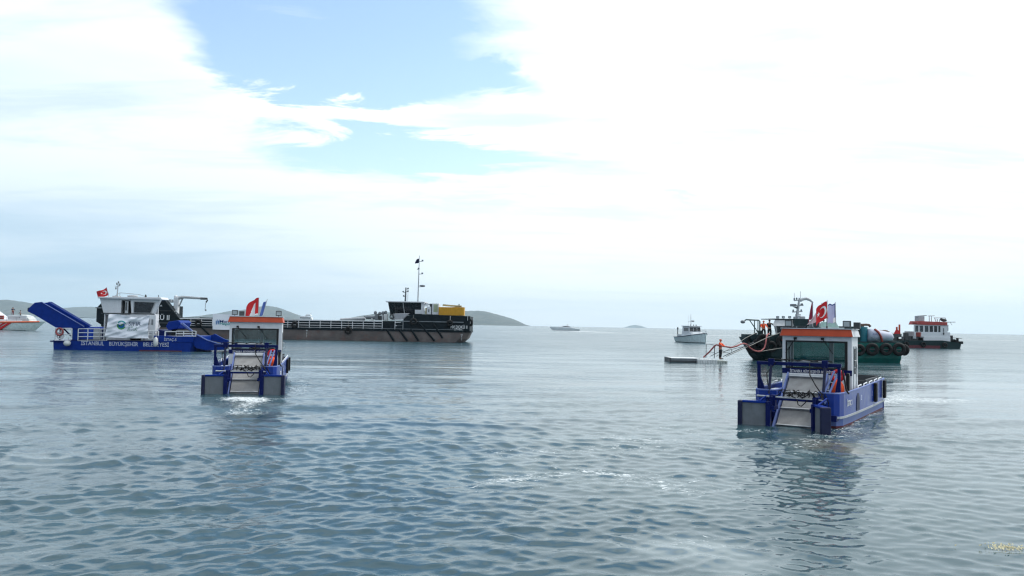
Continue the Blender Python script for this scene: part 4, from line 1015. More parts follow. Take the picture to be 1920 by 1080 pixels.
# rails along the side
def rail_frame(pxs, ya, yb, y=.0, nm='guard_rail', mid=1):
    mb = MB()
    for a in pxs: mb.tube([f.p(a, ya, y), f.p(a, yb, y)], .045, 5)
    for j in range(mid + 2):
        yy = ya + (yb - ya) * j / (mid + 1); mb.tube([f.p(pxs[0], yy, y), f.p(pxs[-1], yy, y)], .04, 5)
    return mb.build(nm, 'white', CB)
rail_frame([107, 118, 137], 615.5, 638.5); rail_frame([150, 168, 190], 616.5, 638.5, mid=2); rail_frame([190, 204], 617, 638.5, mid=2)
rail_frame([281, 290, 300], 620.5, 636, mid=1); rail_frame([333, 347, 363, 370], 621, 630.5, mid=1); rail_frame([312, 313, 333], 622, 630.5, mid=0)
rail_frame([107, 137, 190, 240, 300], 617, 637, y=5.2, mid=1)
# inner bulkhead, boxes
MB().box(f.x(150), f.x(300), 4.4, 4.5, hz1, f.z(200, 617)).build('inner_bulkhead', 'navy', CB)
MB().box(f.x(150), f.x(292), .1, 5.3, hz1 - .05, hz1 + .05).build('deck', 'grey_dark', CB)
MB().box(f.x(168), f.x(178), 1.0, 1.6, hz1, f.z(170, 617)).build('deck_locker', 'grey_pale', CB)
MB().box(f.x(205), f.x(234), 1.2, 1.8, hz1, f.z(220, 630)).build('deck_locker', 'grey_pale', CB)
MB().box(f.x(237), f.x(260), 1.0, 1.8, hz1, f.z(250, 633)).box(f.x(262), f.x(266), 1.0, 1.8, hz1, f.z(264, 634)).build('debris_pile', 'red_dull', CB, bevel=.05)
MB().torus(f.p(115, 622, -.03), (0, 1, 0), .32, .09, 18, 7).build('lifebuoy', 'hose_red', CB)
MB().torus(f.p(116.5, 629, .1), (0, 1, 0), .3, .07, 18, 7).build('lifebuoy', 'white', CB)
f.yy = 1.0
# wheelhouse
q = lambda px, py, y: f.p(px, py, y)
wn_ = [(190, 558), (192, 572), (196, 587)]
wl = MB()
wl.prism_xz(f.poly([(204, 640), (204, 590), (196, 588), (187.5, 559), (228, 558), (228, 640)]), 1.0, 1.12)          # left part, slanting
wl.prism_xz(f.poly([(245, 558.5), (303, 560), (292, 589), (292, 640), (245, 640), (245, 588), (248, 588)]), 1.0, 1.12)
wl.m = [0] * len(wl.f)
wl.box(f.x(196), f.x(290), 1.9, 2.0, hz1, f.z(240, 559)).box(f.x(196), f.x(198), 1.12, 1.9, hz1, f.z(196, 560)).box(f.x(290), f.x(292), 1.12, 1.9, hz1, f.z(292, 589))
wl.prism_xz(f.poly([(228, 640), (228, 590), (245, 590), (245, 640)]), 1.0, 1.12).box(f.x(228), f.x(245), 1.0, 1.12, f.z(236, 563), f.z(236, 559))
wc = wl.build('wheelhouse', 'white', CB)
MB().prism_xz(f.poly([(186, 559.5), (187, 556.5), (304, 557.5), (307, 562), (303, 562.5)]), .7, 2.3).build('wheelhouse_roof', 'white', CB, bevel=.04)
MB().prism_xz(f.poly([(251.5, 587), (251.5, 565), (293, 566.5), (285.5, 587.5)]), .955, .99).build('window_frame', 'grey_pale', wc)
MB().prism_xz(f.poly([(253.5, 586), (253.5, 566), (291, 567.5), (284, 586.5)]), .92, .95).build('window_pane', 'glass_black', wc)
MB().box(f.x(229.5), f.x(244.5), 1.3, 1.4, f.z(237, 589), f.z(237, 564)).build('doorway', 'black', wc)
MB().box(f.x(236), f.x(242), .94, .99, f.z(239, 589), f.z(239, 565)).build('sliding_door', 'grey_pale', wc)
MB().box(f.x(237.2), f.x(239.6), .91, .94, f.z(238, 582), f.z(238, 567)).build('door_window', 'grey_dark', wc)
MB().box(f.x(192), f.x(292), .90, .995, f.z(240, 588.8), f.z(240, 587.2)).build('trim_band', 'grey_dark', wc)
MB().tube([q(303, 561, .75), q(291, 589, .95)], .07, 5).build('corner_post', 'white', wc)
dr = MB().box(f.x(283), f.x(300), .3, .4, f.z(290, 625), f.z(290, 591)).build('door_leaf', 'white', CB, bevel=.03)
for a in (287, 294): MB().box(f.x(a - 1.5), f.x(a + 1.5), .26, .3, f.z(a, 609), f.z(a, 599)).build('door_window', 'grey', dr)
MB().tube([f.p(298, 602, .2), f.p(302, 612, .2), f.p(297, 620, .2)], .06, 6).build('steam_pipe', 'white', CB)
f.yy = 2.0
# roof gear
am = MB().tube([q(219.5, 556.5, 2), q(221, 533, 2)], .05, 6).tube([q(216, 537, 2), q(225, 536, 2)], .03, 5).build('antenna_mast', 'steel', CB)
for a, b in ((218.5, 532), (224, 533.5), (217, 540.5), (221.5, 529.5)): MB().ell(q(a, b, 2), .07, .07, .13, 8, 6).build('mast_light', 'grey', am)
MB().tube([q(213, 556.5, 2.4), q(225, 549, 2.4), q(260, 552, 2.4), q(273, 556, 2.4)], .025, 5).tube([q(225, 549, 2.4), q(225, 556, 2.4)], .025, 5).build('roof_rail', 'steel', CB)
MB().ell(q(249, 555.5, 2), .55, .3, .13, 10, 6).build('radar_scanner', 'grey_pale', CB)
MB().ell(q(273.5, 556, 1), .10, .1, .2, 8, 6).build('roof_light', 'grey_dark', CB)
MB().tube([q(297.5, 558, 1), q(297.5, 553, 1)], .04, 5).build('whip_antenna', 'grey', CB)
MB().box(f.x(213), f.x(224), 1.8, 2.4, f.z(218, 557), f.z(218, 555)).build('antenna_base', 'grey_pale', CB)
f.yy = 1.0
# blue hopper and ramp at the right end
MB().prism_xz(f.poly([(313, 612), (318, 603), (336, 600.5), (341, 605), (336, 616), (318, 619)]), 1.0, 3.6).build('hopper', 'blue', CB, bevel=.05)
MB().prism_xz(f.poly([(298, 630), (298, 618), (312, 620), (318, 630)]), 1.0, 3.6).build('hopper_base', 'blue_dark', CB)
MB().box(f.x(321), f.x(332), 1.4, 3.2, f.z(326, 630), f.z(326, 617)).build('hopper_leg', 'black', CB)
for d in (0, 3.5): MB().tube([f.p(341 + d, 606, .8), f.p(363 + d * .6, 622, .8)], .07, 6).build('ramp_ram', 'blue_pale', CB)
f.yy = 0.0
rp = MB().prism_xz(f.poly([(364, 630), (371, 627), (390, 637), (410, 643.5), (424, 645), (430, 650), (424, 656), (390, 657), (370, 653), (364, 646)]), .2, .4).build('ramp_side', 'blue', CB, bevel=.03)
MB().prism_xz(f.poly([(371, 627), (390, 637), (410, 643.5), (424, 645), (424, 646), (410, 644.7), (390, 638.4), (370, 628.4)]), .12, .2).build('ramp_edge', 'blue_pale', rp)
MB().prism_xz(f.poly([(364, 640), (392, 646), (424, 652), (424, 655), (364, 650)]), .4, 4.6).build('ramp_belt', 'grey_dark', CB)
MB().prism_xz(f.poly([(364, 630), (371, 627), (390, 637), (410, 643.5), (424, 645), (430, 650), (424, 656), (390, 657), (364, 646)]), 4.6, 4.8).build('ramp_side', 'blue', CB)
MB().tube([f.p(357, 620, .0), f.p(366, 622, .0), f.p(371, 629, .0)], .035, 5).build('hydraulic_hose', 'hose_black', CB)
text('İSTANBUL', .52, 'letter_grey', CB, lambda x, t_, n: (f.x(177.5) + x, -.02 - n, f.z(177.5, 644) + t_), width=43 * k)
text('BÜYÜKŞEHİR', .52, 'letter_grey', CB, lambda x, t_, n: (f.x(235.5) + x, -.02 - n, f.z(235.5, 645.3) + t_), width=54 * k)
text('BELEDİYESİ', .52, 'letter_grey', CB, lambda x, t_, n: (f.x(296.5) + x, -.035 - n, f.z(296.5, 646.4) + t_), width=48 * k)
text('İSTAÇ-5', .34, 'letter_grey', CB, lambda x, t_, n: (f.x(323) + x, -.05 - n, f.z(323, 637) + t_), width=23 * k)
W3 = lambda px, py, y: Vector(f.loc) + Vector(f.p(px, py, y))
def buoy(lb, px, py, rx, rz_, nm):
    c = W3(px, py, -.32); t = thing('round_buoy' if rx > .3 else 'fender_buoy', lb, 'buoy', c)
    MB().ell((0, 0, 0), rx, rx, rz_, 14, 10).build('float', 'plastic_white', t); MB().tube([(0, .1, rz_ * .9), (0, .28, rz_ + .25)], .025, 5).build('rope', 'rope', t)
buoy('round white buoy hung on the blue hull at its left end', 130, 643.5, .31, .27, 'a')
buoy('tall white teardrop fender covering letters on the blue hull', 295.5, 641, .22, .46, 'b')
# the big banner
bn = thing('banner', 'large white banner with round blue-green emblem tied over the blue boat side', 'banner', tuple(W3(205, 640, -.15) * 1.0)); bo = Vector(bn.location)
def FB(u, v):
    tl, tr, bl, br = (206, 589), (282.5, 592), (199, 631.5), (281, 634)
    X_ = (bl[0] * (1 - u) + br[0] * u) * (1 - v) + (tl[0] * (1 - u) + tr[0] * u) * v
    Y_ = (bl[1] * (1 - u) + br[1] * u) * (1 - v) + (tl[1] * (1 - u) + tr[1] * u) * v
    Y_ += 4.5 * math.sin(PI * min(1, max(0, (u - .25) / .75))) ** 1.2 * v ** 2 + 1.2 * math.sin(u * PI) * (1 - v)
    X_ += 1.8 * math.sin(v * PI) * (1 if u > .5 else -.3) * abs(u - .5) * 2 * -1
    fold = .05 * math.sin(9 * (u * .9 + (1 - v) * .8)) + .03 * math.sin(52 * (u * .42 + (1 - v) * .45) + 3 * u) * (.4 + v) + .02 * math.sin(75 * (u * .3 - v * .5) + 2 * v) + .04 * math.sin(17 * (u * .5 - (1 - v) * .9) + 1) + .045 * math.sin(31 * (u * .35 + (1 - v) * .55) + 2) + .03 * math.sin(40 * (u * .7 - v * .2))
    return W3(X_, Y_, -.18 + fold) - bo
MB().sheet(FB, 120, 60).build('cloth', 'banner_white', bn)
def ob(u0, v0):
    def g(x, t_, n):
        u = u0 + x / (78 * k); v = v0 + t_ / (43 * k); p = FB(u, v); return (p.x, p.y - .02 - n, p.z)
    return g
text('SIFIR', .60, 'ink_grey', bn, ob(.66, .66), width=24 * k); text('ATIK', .60, 'ink_pale', bn, ob(.62, .42), width=19 * k)
mb = MB()
for (r0, r1, a0, a1, mi) in ((0, .30, 0, 2 * PI, 0), (.30, .42, PI * .95, PI * 1.9, 1), (.33, .44, PI * .15, PI * .85, 2)):
    n = 28; g = ob(.345, .56)
    for i in range(n):
        b0, b1 = a0 + (a1 - a0) * i / n, a0 + (a1 - a0) * (i + 1) / n
        mb.add([g(r0 * math.cos(b0), r0 * math.sin(b0), 0), g(r1 * math.cos(b0), r1 * math.sin(b0), 0), g(r1 * math.cos(b1), r1 * math.sin(b1), 0), g(r0 * math.cos(b1), r0 * math.sin(b1), 0)] if r0 else [g(0, 0, 0), g(r1 * math.cos(b0), r1 * math.sin(b0), 0), g(r1 * math.cos(b1), r1 * math.sin(b1), 0)], [(0, 1, 2, 3)] if r0 else [(0, 1, 2)], mi)
g = ob(.345, .56); mb.add([g(-.12, -.08, .006), g(.04, -.2, .006), g(.2, -.05, .006), g(.1, .14, .006), g(-.04, .04, .006)], [(0, 1, 2, 3, 4)], 1)
mb.build('emblem', ['ink_blue', 'ink_green', 'ink_teal'], bn)
# red flag over the wheelhouse
b_ = W3(205, 559, 1.4); tp = W3(199.5, 538.5, 1.4)
kk = k
def FR(u, v):
    P00, P10, P01, P11 = (184, 560), (184.5, 560), (0, 0), (0, 0)
    a = Vector((204.5, 552.5)).lerp(Vector((199.5, 539)), v); b = Vector((184, 559)).lerp(Vector((180.5, 548)), v)
    c = a.lerp(b, u); c.y += 1.2 * math.sin(u * PI * 1.6)
    return W3(c.x, c.y, 1.4 + .10 * math.sin(u * 6 + v)) - b_
flag('red flag with white crescent and star at the left end of the white wheelhouse roof', b_, tp, FR, 'red', None, emblem=True, c=(.32, .52), s=1.15, ratio=1.35, pole_r=.03)

# ------------------------------------------------------------------ green workboat with the tyres
f = Fr(1560, 78); k = f.k
GB = thing('tug_boat', 'green workboat with big tyre fenders, deck tanks and white mast behind the right skimmer', 'workboat', f.loc)
# bow on the left rises and rakes; hull lofted from stations along x
st = []
def stn(px, zt, zb, hw, dz=0): 
    x = f.x(px); y = 2.6
    return [(x + dz * 0, y - hw, zt), (x, y - hw * .96, .25), (x, y - hw * .7, zb), (x, y + hw * .7, zb), (x, y + hw * .96, .25), (x, y + hw, zt)]
ztf = lambda px: f.z(px, 641.5) if px > 1600 else (f.z(px, 641.5) + (f.z(1405, 632) - f.z(1405, 641.5)) * min(1, (1600 - px) / 190))
rings = []
for px_t, px_b, hw in ((1403, 1434, .35), (1407, 1438, 1.3), (1416, 1444, 2.0), (1436, 1456, 2.5), (1470, 1478, 2.62), (1530, 1530, 2.65), (1600, 1600, 2.65), (1692.5, 1690, 2.6)):
    y = 2.6; xt, xm, xb = f.x(px_t), f.x(px_t * .35 + px_b * .65), f.x(px_b + (6 if px_b < 1500 else 0)); zt = ztf(px_t)
    rings.append([(xt, y - hw, zt), (xm, y - hw * .97, .45), (xb, y - hw * .75, -.6), (xb, y + hw * .75, -.6), (xm, y + hw * .97, .45), (xt, y + hw, zt)])
hm = MB(); hm.loft(rings)
for i, fc in enumerate(hm.f):
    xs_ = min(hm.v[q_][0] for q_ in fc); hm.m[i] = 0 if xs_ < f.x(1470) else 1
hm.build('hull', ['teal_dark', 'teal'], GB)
MB().wall([(f.x(1600), -.06), (f.x(1690), -.03)], f.z(1650, 655.8), f.z(1650, 654.0), .14).build('rubbing_strake', 'grey', GB)
MB().wall([(f.x(1600), -.04), (f.x(1692), -.01)], f.z(1650, 642.5), f.z(1650, 640.8), .12).build('deck_edge', 'teal_dark', GB)
MB().wall([(f.x(1404), 2.3), (f.x(1407), 1.3), (f.x(1416), .6), (f.x(1436), .1), (f.x(1470), -.03), (f.x(1510), -.05)], lambda i: ztf(1440) - .1, lambda i: ztf(1440) + .32, .08).build('bow_bulwark', 'teal_dark', GB)
f.yy = 0.9
# wheelhouse
q = lambda px, py, y: f.p(px, py, y)
wl = MB().hexa([q(1458, 640, 1), q(1514, 640, 1), q(1514, 640, 4.3), q(1458, 640, 4.3), q(1452, 611, .9), q(1514, 611, .9), q(1514, 611, 4.3), q(1452, 611, 4.3)]).build('wheelhouse', 'glass_black', GB)
vz = MB().hexa([q(1449, 611.5, .4), q(1512, 612, .4), q(1512, 612, 4.6), q(1449, 611.5, 4.6), q(1454, 599, .9), q(1510, 600, .9), q(1510, 600, 4.4), q(1454, 599, 4.4)]).build('visor', 'grey_pale', wl, bevel=.04)
MB().box(f.x(1486), f.x(1514), .35, 4.7, f.z(1500, 611), f.z(1500, 598)).build('roof_house', 'teal_dark', wl)
MB().box(f.x(1449), f.x(1514), .8, 4.5, f.z(1480, 599.3), f.z(1480, 597.8)).build('roof_top', 'teal_dark', wl)
MB().tube([q(1454.5, 611, .5), q(1457, 627, .7)], .10, 6).build('corner_post', 'grey_pale', wl)
for a in (1468, 1480, 1492): MB().box(f.x(a - .8), f.x(a + .8), .86, .95, f.z(a, 628), f.z(a, 612)).build('window_mullion', 'grey_dark', wl)
for a in (1460, 1470.5, 1482.5): floodlight(wl, (f.x(a), 1.0, f.z(a, 597)), .26, 'grey_dark')
# mast
ms = MB().tube([q(1494.5, 600, 2.6), q(1497.5, 575, 2.6), q(1499.5, 558.5, 2.6)], [.17, .13, .07], 7).build('mast', 'grey_pale', GB)
f.yy = 2.6
MB().box(f.x(1493.5), f.x(1500.5), 2.35, 2.85, f.z(1497, 600), f.z(1496, 589)).build('mast_foot', 'grey_pale', ms)
for a, b, yy in ((1486, 1505, 585), (1484, 1507, 573.5), (1489, 1503, 563.5)):
    MB().tube([q(a, yy, 2.6), q(b, yy - 1, 2.6)], .06, 5).build('yardarm', 'grey_pale', ms)
for a, b in ((1488, 582.5), (1503, 582), (1503, 571), (1490, 560.5), (1494.5, 560), (1505, 571)): MB().ell(q(a, b, 2.6), .09, .09, .13, 8, 6).build('mast_light', 'grey', ms)
MB().box(f.x(1483.5), f.x(1492.5), 2.3, 2.9, f.z(1488, 574.5), f.z(1488, 570)).build('radar_scanner', 'grey', ms, bevel=.05)
MB().prism_xz(f.poly([(1487, 575), (1498, 575), (1498, 579), (1495, 579)]), 2.5, 2.7).build('radar_bracket', 'steel_dark', ms)
for a, y0_, y1_ in ((1490, 563, 549), (1501.5, 561, 546)): MB().tube([q(a, y0_, 2.6), q(a, y1_, 2.6)], .022, 5).build('whip_antenna', 'grey_pale', ms)
MB().tube([q(1501, 564, 2.6), q(1506, 561, 2.6), q(1513, 560, 2.6), q(1520, 563, 2.6), q(1525, 568, 2.6)], [.16, .15, .15, .12, .07], 7).build('mast_arch', 'grey_pale', ms)
MB().tube([q(1499, 593, .6), q(1494, 614, .6)], .07, 6).ell(q(1499, 592, .6), .16, .16, .07, 8, 6).build('search_light_post', 'white', GB)
f.yy = 1.2
# machinery and domes behind the roof of the skimmer
MB().box(f.x(1503), f.x(1513), 1.5, 3.5, f.z(1508, 612), f.z(1508, 593)).build('air_duct', 'grey_pale', GB, bevel=.05)
MB().hexa([q(1504, 614, 1), q(1530, 616, 1), q(1530, 616, 3), q(1504, 614, 3), q(1503, 600, 1), q(1532, 602, 1), q(1532, 602, 3), q(1503, 600, 3)]).build('tarp_pile', 'tarp_grey', GB, bevel=.12)
vt = MB().tube([q(1531, 608.5, .6), q(1531, 608.5, 2.0)], .42, 14).build('vent_drum', 'grey_pale', GB)
MB().tube([q(1531, 608.5, .56), q(1531, 608.5, .62)], .33, 14).build('vent_opening', 'grey_dark', vt)
MB().hexa([q(1536, 618, .8), q(1576, 618, .8), q(1576, 618, 3.4), q(1536, 618, 3.4), q(1540, 603.5, 1), q(1568, 603, 1), q(1568, 603, 3.2), q(1540, 603.5, 3.2)]).build('engine_casing', 'mint', GB, bevel=.06)
MB().box(f.x(1536), f.x(1580), .7, 3.5, f.z(1556, 640), f.z(1556, 614)).build('deck_house', 'white', GB)
for a in (1545, 1554, 1566): MB().ell(q(a, 601, 1.4), .10, .1, .13, 8, 6).build('casing_light', 'grey_dark', GB)
MB().box(f.x(1574), f.x(1612), 1.0, 4.0, f.z(1590, 640), f.z(1590, 612)).build('winch_house', 'teal_dark', GB)
# green cylindrical tank with pipe bend, white tank
tk = MB().lathe((f.x(1620.5), 1.6, 0), [(9.6 * k, 1.9), (9.6 * k, f.z(1620, 614)), (9.0 * k, f.z(1620, 612.8)), (.05, f.z(1620, 612.4))], 18).build('cylindrical_tank', 'teal_bright', GB)
MB().tube([q(1614, 611.5, 1.6), q(1616, 609, 1.6), q(1624, 608.8, 1.6), q(1630, 609.3, 1.6), q(1632.5, 612.5, 1.6)], .13, 7).box(f.x(1613.5), f.x(1623), 1.4, 1.8, f.z(1618, 612.5), f.z(1618, 607.5)).build('pipe_bend', 'brown_pipe', tk, bevel=.05)
rings = []
for px, ry, rzz, zc_ in ((1628, .7, .40, 630), (1629.5, 1.0, .62, 629), (1636, 1.15, .68, 629), (1654, 1.15, .62, 630.5), (1668, 1.0, .52, 631.5), (1673, .75, .42, 632), (1675, .4, .25, 633)):
    rings.append([(f.x(px), 1.6 + ry * math.cos(a_), max(1.92, f.z(px, zc_) + rzz * math.sin(a_))) for a_ in np.linspace(0, 2 * PI, 19)[:-1]])
wt = MB().loft(rings, 0, True, True).build('white_tank', 'tank_skin', GB)
MB().tube([q(1641, 617.5, .9), q(1648, 623, .45), q(1652, 631, .36), q(1655, 641, .5)], .12, 5).build('strap', 'red_dull', wt)
MB().tube([q(1634, 632, .5), q(1643, 637, .40), q(1650, 641, .42)], .03, 5).build('strap', 'grey', wt)
MB().ell(q(1659, 620.3, 1.5), .32, .3, .10, 10, 6).tube([q(1650, 619.5, 1.2), q(1668, 622, 1.2)], .05, 5).build('tank_hatch', 'brown_pipe', wt)
MB().box(f.x(1664), f.x(1680), 1.0, 3.4, f.z(1670, 641), f.z(1670, 638.5)).build('tank_cradle', 'grey_dark', GB)
text('İSTAÇ', .28, 'ink_navy', wt, lambda x, t_, n: (f.x(1634.5) + x, .36 - n, f.z(1635, 626) + t_), width=10 * k)
f.yy = 1.3
# davit frame with lamp on the bow
dv = MB().tube([q(1425.5, 632, 1.4), q(1425.5, 603, 1.4), q(1424, 600.6, 1.4), q(1400, 599.4, 1.4), q(1397, 601, 1.4)], .07, 7).tube([q(1415.5, 631, 1.4), q(1415.5, 600.4, 1.4)], .045, 6).tube([q(1406, 600, 1.4), q(1422, 623, 1.4)], .05, 6).tube([q(1422, 632, 1.4), q(1422, 601, 1.4)], .05, 6).build('davit_frame', 'steel_green', GB)
MB().ell(q(1393.5, 603.5, 1.4), .24, .22, .17, 10, 7).build('deck_lamp', 'grey', dv)
MB().box(f.x(1417.5), f.x(1419.5), 1.2, 1.5, f.z(1418, 634), f.z(1418, 624)).build('bollard', 'black', GB); MB().box(f.x(1423), f.x(1429), 1.2, 1.5, f.z(1425, 634), f.z(1425, 620)).build('bollard', 'steel_green', GB)
MB().torus(q(1476, 634, -.2), (0, 1, 0), .5, .06, 16, 6).build('hose_coil', 'red_dull', GB)
f.yy = 0.0
GT = 'big tyre fenders on the green workboat'
W3 = lambda px, py, y: Vector(f.loc) + Vector(f.p(px, py, y))
for px, py, Rr, y, ax, lb in ((1412, 640, .72, .9, (.75, 1, .1), 'big tyre at the very tip of the green boat bow'), (1424, 648, .78, .15, (.45, 1, .25), 'lower big tyre under the bow of the green boat'), (1432, 638, .70, -.25, (.3, 1, .2), 'upper big tyre on the bow below the two standing people'),
                          (1447, 650, .62, -.35, (.1, 1, .1), 'tyre on the green boat bow behind the hanging hose'), (1410, 652, .62, .6, (.9, 1, .5), 'tyre tucked under the bow tip of the green boat'), (1468, 640, .70, -.35, (0, 1, 0), 'tyre on green hull just left of the skimmer roof'),
                          (1612, 656, .62, -.35, (0, 1, 0), 'tyre on green hull touching the skimmer cabin side'), (1636, 655, .68, -.38, (.2, 1, 0), 'tyre on green hull below the tall teal tank'), (1662, 655, .66, -.38, (.2, 1, 0), 'tyre on green hull in the middle of the right-hand three'), (1686, 655, .70, -.38, (.2, 1, 0), 'tyre near the right end of the green hull'),
                          (1696, 656, .62, .6, (1, .4, 0), 'tyre round the right corner of the green hull')):
    tyre(lb, W3(px, py, y), ax, Rr * .92, GT)
person('person in orange life vest standing at the rail of the green boat bow', W3(1432.5, 634, .9), 0, 'orange_vest', 'cloth_black', 1.72, 'stand', ((.5, .1), (.6, -.1)), 'orange_vest', 'orange')
person('person in black clothes standing beside the orange vest on the green boat bow', W3(1443.5, 633.5, 1.1), R(20), 'cloth_black', 'cloth_black', 1.78, 'stand', ((.3, .2), (.8, .3)), 'cloth_black')

# ------------------------------------------------------------------ far red and white workboat on the right
f = Fr(1750, 155); k = f.k
RB = thing('far_workboat', 'distant dark workboat with white wheelhouse and red roof band at far right', 'workboat', f.loc)
rings = []
for px, hw in ((1655, 2.2), (1700, 2.6), (1770, 2.6), (1806, 2.3), (1809, 1.9)):
    zt = f.z(px, 638.5 if px < 1780 else 643.5); x = f.x(px); rings.append([(x, 3 - hw, zt), (x - .2, 3 - hw * .95, 0), (x - .5, 3 - hw * .8, -.6), (x - .5, 3 + hw * .8, -.6), (x - .2, 3 + hw * .95, 0), (x, 3 + hw, zt)])
hm = MB().loft(rings); 
for i, fc in enumerate(hm.f): pass
hm.build('hull', 'teal_dark', RB)
MB().box(f.x(1690), f.x(1765), .3, .45, .0, .55).build('red_boottop', 'antifoul', RB)
q = lambda px, py, y: f.p(px, py, y)
f.yy = 1.0
MB().box(f.x(1732), f.x(1782), .9, 5.2, f.z(1757, 641), f.z(1757, 631.5)).build('deck_house', 'white', RB, bevel=.05)
w = MB()
ztop, zbt, zw0, zw1 = (609, 631, 611.5, 621.8)
w.box(f.x(1715), f.x(1782), 1.0, 1.15, f.z(1750, 631.5), f.z(1750, 622.5)).box(f.x(1715), f.x(1777), 1.0, 1.15, f.z(1750, 611), f.z(1750, 609))
ws = [(1716.5, 1722.5), (1725, 1731.5), (1734.5, 1741.5), (1743.5, 1750), (1752, 1758), (1760, 1764)]
edges = [1714.5] + [v for p_ in ws for v in p_] + [1777]
for a, b in zip(edges[::2], edges[1::2]): w.box(f.x(a), f.x(b), 1.0, 1.15, f.z(1750, 622.5), f.z(1750, 611))
w.box(f.x(1764), f.x(1777), 4.8, 4.95, f.z(1750, 631), f.z(1750, 609)).box(f.x(1715), f.x(1764), 4.8, 4.95, f.z(1750, 631), f.z(1750, 622))
wc = w.build('wheelhouse', 'white', RB)
for a, b in ws:
    MB().box(f.x(a), f.x(b), 1.05, 1.08, f.z(1750, 622.5), f.z(1750, 611)).build('window_pane', 'glass_dark' if a < 1755 else 'glass_black', wc)
MB().prism_xz(f.poly([(1719, 608.5), (1722, 602), (1776, 604), (1776, 610.2)]), .8, 4.2).build('roof_band', 'red_soft', RB, bevel=.03)
MB().box(f.x(1713.5), f.x(1719), .9, 1.5, f.z(1716, 608), f.z(1716, 604.5)).build('navigation_light', 'red_dull', RB)
MB().box(f.x(1725), f.x(1737), 1.5, 3, f.z(1730, 602.5), f.z(1730, 592)).build('flybridge_screen', 'grey_pale', RB, bevel=.1)
MB().ell(q(1722, 595.5, 2), .25, .25, .2, 8, 6).build('search_light', 'grey_dark', RB)
MB().tube([q(1721, 592.3, 2), q(1738, 591.5, 2)], .06, 5).build('canopy_edge', 'grey_dark', RB)
for a, b, c0, c1 in ((1743, 1743, 603, 592), (1747, 1747, 604, 592), (1741, 1753, 592.3, 592), (1753, 1756, 596, 604), (1758, 1758, 604, 598), (1762, 1762, 604, 599), (1752, 1773, 596, 596), (1773, 1775, 596, 603)):
    MB().tube([q(a, c0, 2), q(b, c1, 2)], .07, 5).build('roof_rail', 'grey_pale', RB)
MB().ell(q(1770.5, 600.5, 2), .55, .4, .33, 10, 6).ell(q(1766, 599, 2), .3, .3, .3, 8, 6).build('covered_winch', 'grey_dark', RB)
MB().tube([q(1776, 604, 2), q(1792, 604, 2)], .06, 5).tube([q(1782, 604, 2), q(1786, 610, 2)], .03, 5).build('boom', 'grey_dark', RB)
MB().box(f.x(1776), f.x(1780), 1.2, 2.0, f.z(1778, 621), f.z(1778, 609)).build('funnel', 'grey_pale', RB)
MB().ell(q(1770, 625.5, .9), .14, .1, .28, 8, 6).tube([q(1770, 615, .95), q(1770, 622, .95)], .06, 5).build('hull_fender', 'grey_dark', RB)
for a, c0, w_ in ((1786, 629, 1.2), (1797, 634, 1.0), (1801.5, 640, .9), (1805.5, 640, .9), (1791, 637, 1.6), (1790, 636, 1.5)): MB().box(f.x(a - w_), f.x(a + w_), 1, 1.6, f.z(a, 645), f.z(a, c0)).build('bitt', 'black', RB)
MB().tube([q(1782, 633, 1.3), q(1804, 634.5, 1.3)], .05, 5).build('rail', 'grey_dark', RB)
MB().box(f.x(1782), f.x(1796), 1, 3, f.z(1790, 645), f.z(1790, 637.5)).build('winch_housing', 'black', RB, bevel=.1)
for a, c0, c1 in ((1682, 627, 613), (1687, 627, 608.5)): MB().tube([q(a, c0, 1.5), q(a, c1, 1.5)], .18, 7).build('red_crane_post', 'orange', RB)
MB().prism_xz(f.poly([(1679, 626), (1684, 617), (1689, 622), (1690, 626)]), 1.3, 1.7).build('red_crane_base', 'red', RB)
MB().box(f.x(1674), f.x(1692), 1.2, 2.4, f.z(1683, 632), f.z(1683, 626)).build('crane_platform', 'grey_dark', RB)
r = random.Random(9)
for a in range(1677, 1734, 5):
    h_ = r.uniform(1.5, 9); MB().box(f.x(a), f.x(a + r.uniform(3, 6)), 1 + r.random(), 2.4 + r.random(), f.z(a, 641), f.z(a, 638 - h_)).build('deck_machine', r.choice(['grey_dark', 'teal_dark', 'grey', 'black']), RB, bevel=.12)
MB().box(f.x(1699), f.x(1706.5), 1.4, 2.2, f.z(1702, 638), f.z(1702, 623.5)).build('deck_machine', 'grey_dark', RB, bevel=.1)
MB().tube([q(1722, 631, 1.1), q(1722, 623, 1.1)], .5, 8).build('cable_drum', 'red_dull', RB)
for a, c0 in ((1700, 645), (1732, 646), (1772, 647)): tyre({1700: 'tyre on the dark hull of the far workboat, nearest the green boat', 1732: 'tyre on the dark hull of the far workboat under its wheelhouse front', 1772: 'tyre on the dark hull of the far workboat at the wheelhouse rear end'}[a], tuple(Vector(f.loc) + Vector(q(a, c0, -.0 + .15))), (0, 1, 0), .52, 'tyres on the far workboat')

# ------------------------------------------------------------------ patrol boat, bow towards us
c = on_water(1300, 642); PBd = 172.0; k = PBd / FPX
PB = thing('patrol_boat', 'white patrol boat with dark wheelhouse windows and a thin mast, facing the floating dock', 'boat', ((1299 - 960) * k, PBd, 0), R(0))
# bow to the right and towards us: local x = along beam in view; build in own frame then turn
PB.rotation_euler = (0, 0, R(0))
X_ = lambda px: (px - 1299) * k
Z_ = lambda px, py: CH + (hor(px) - py) * k
L_ = 10.0
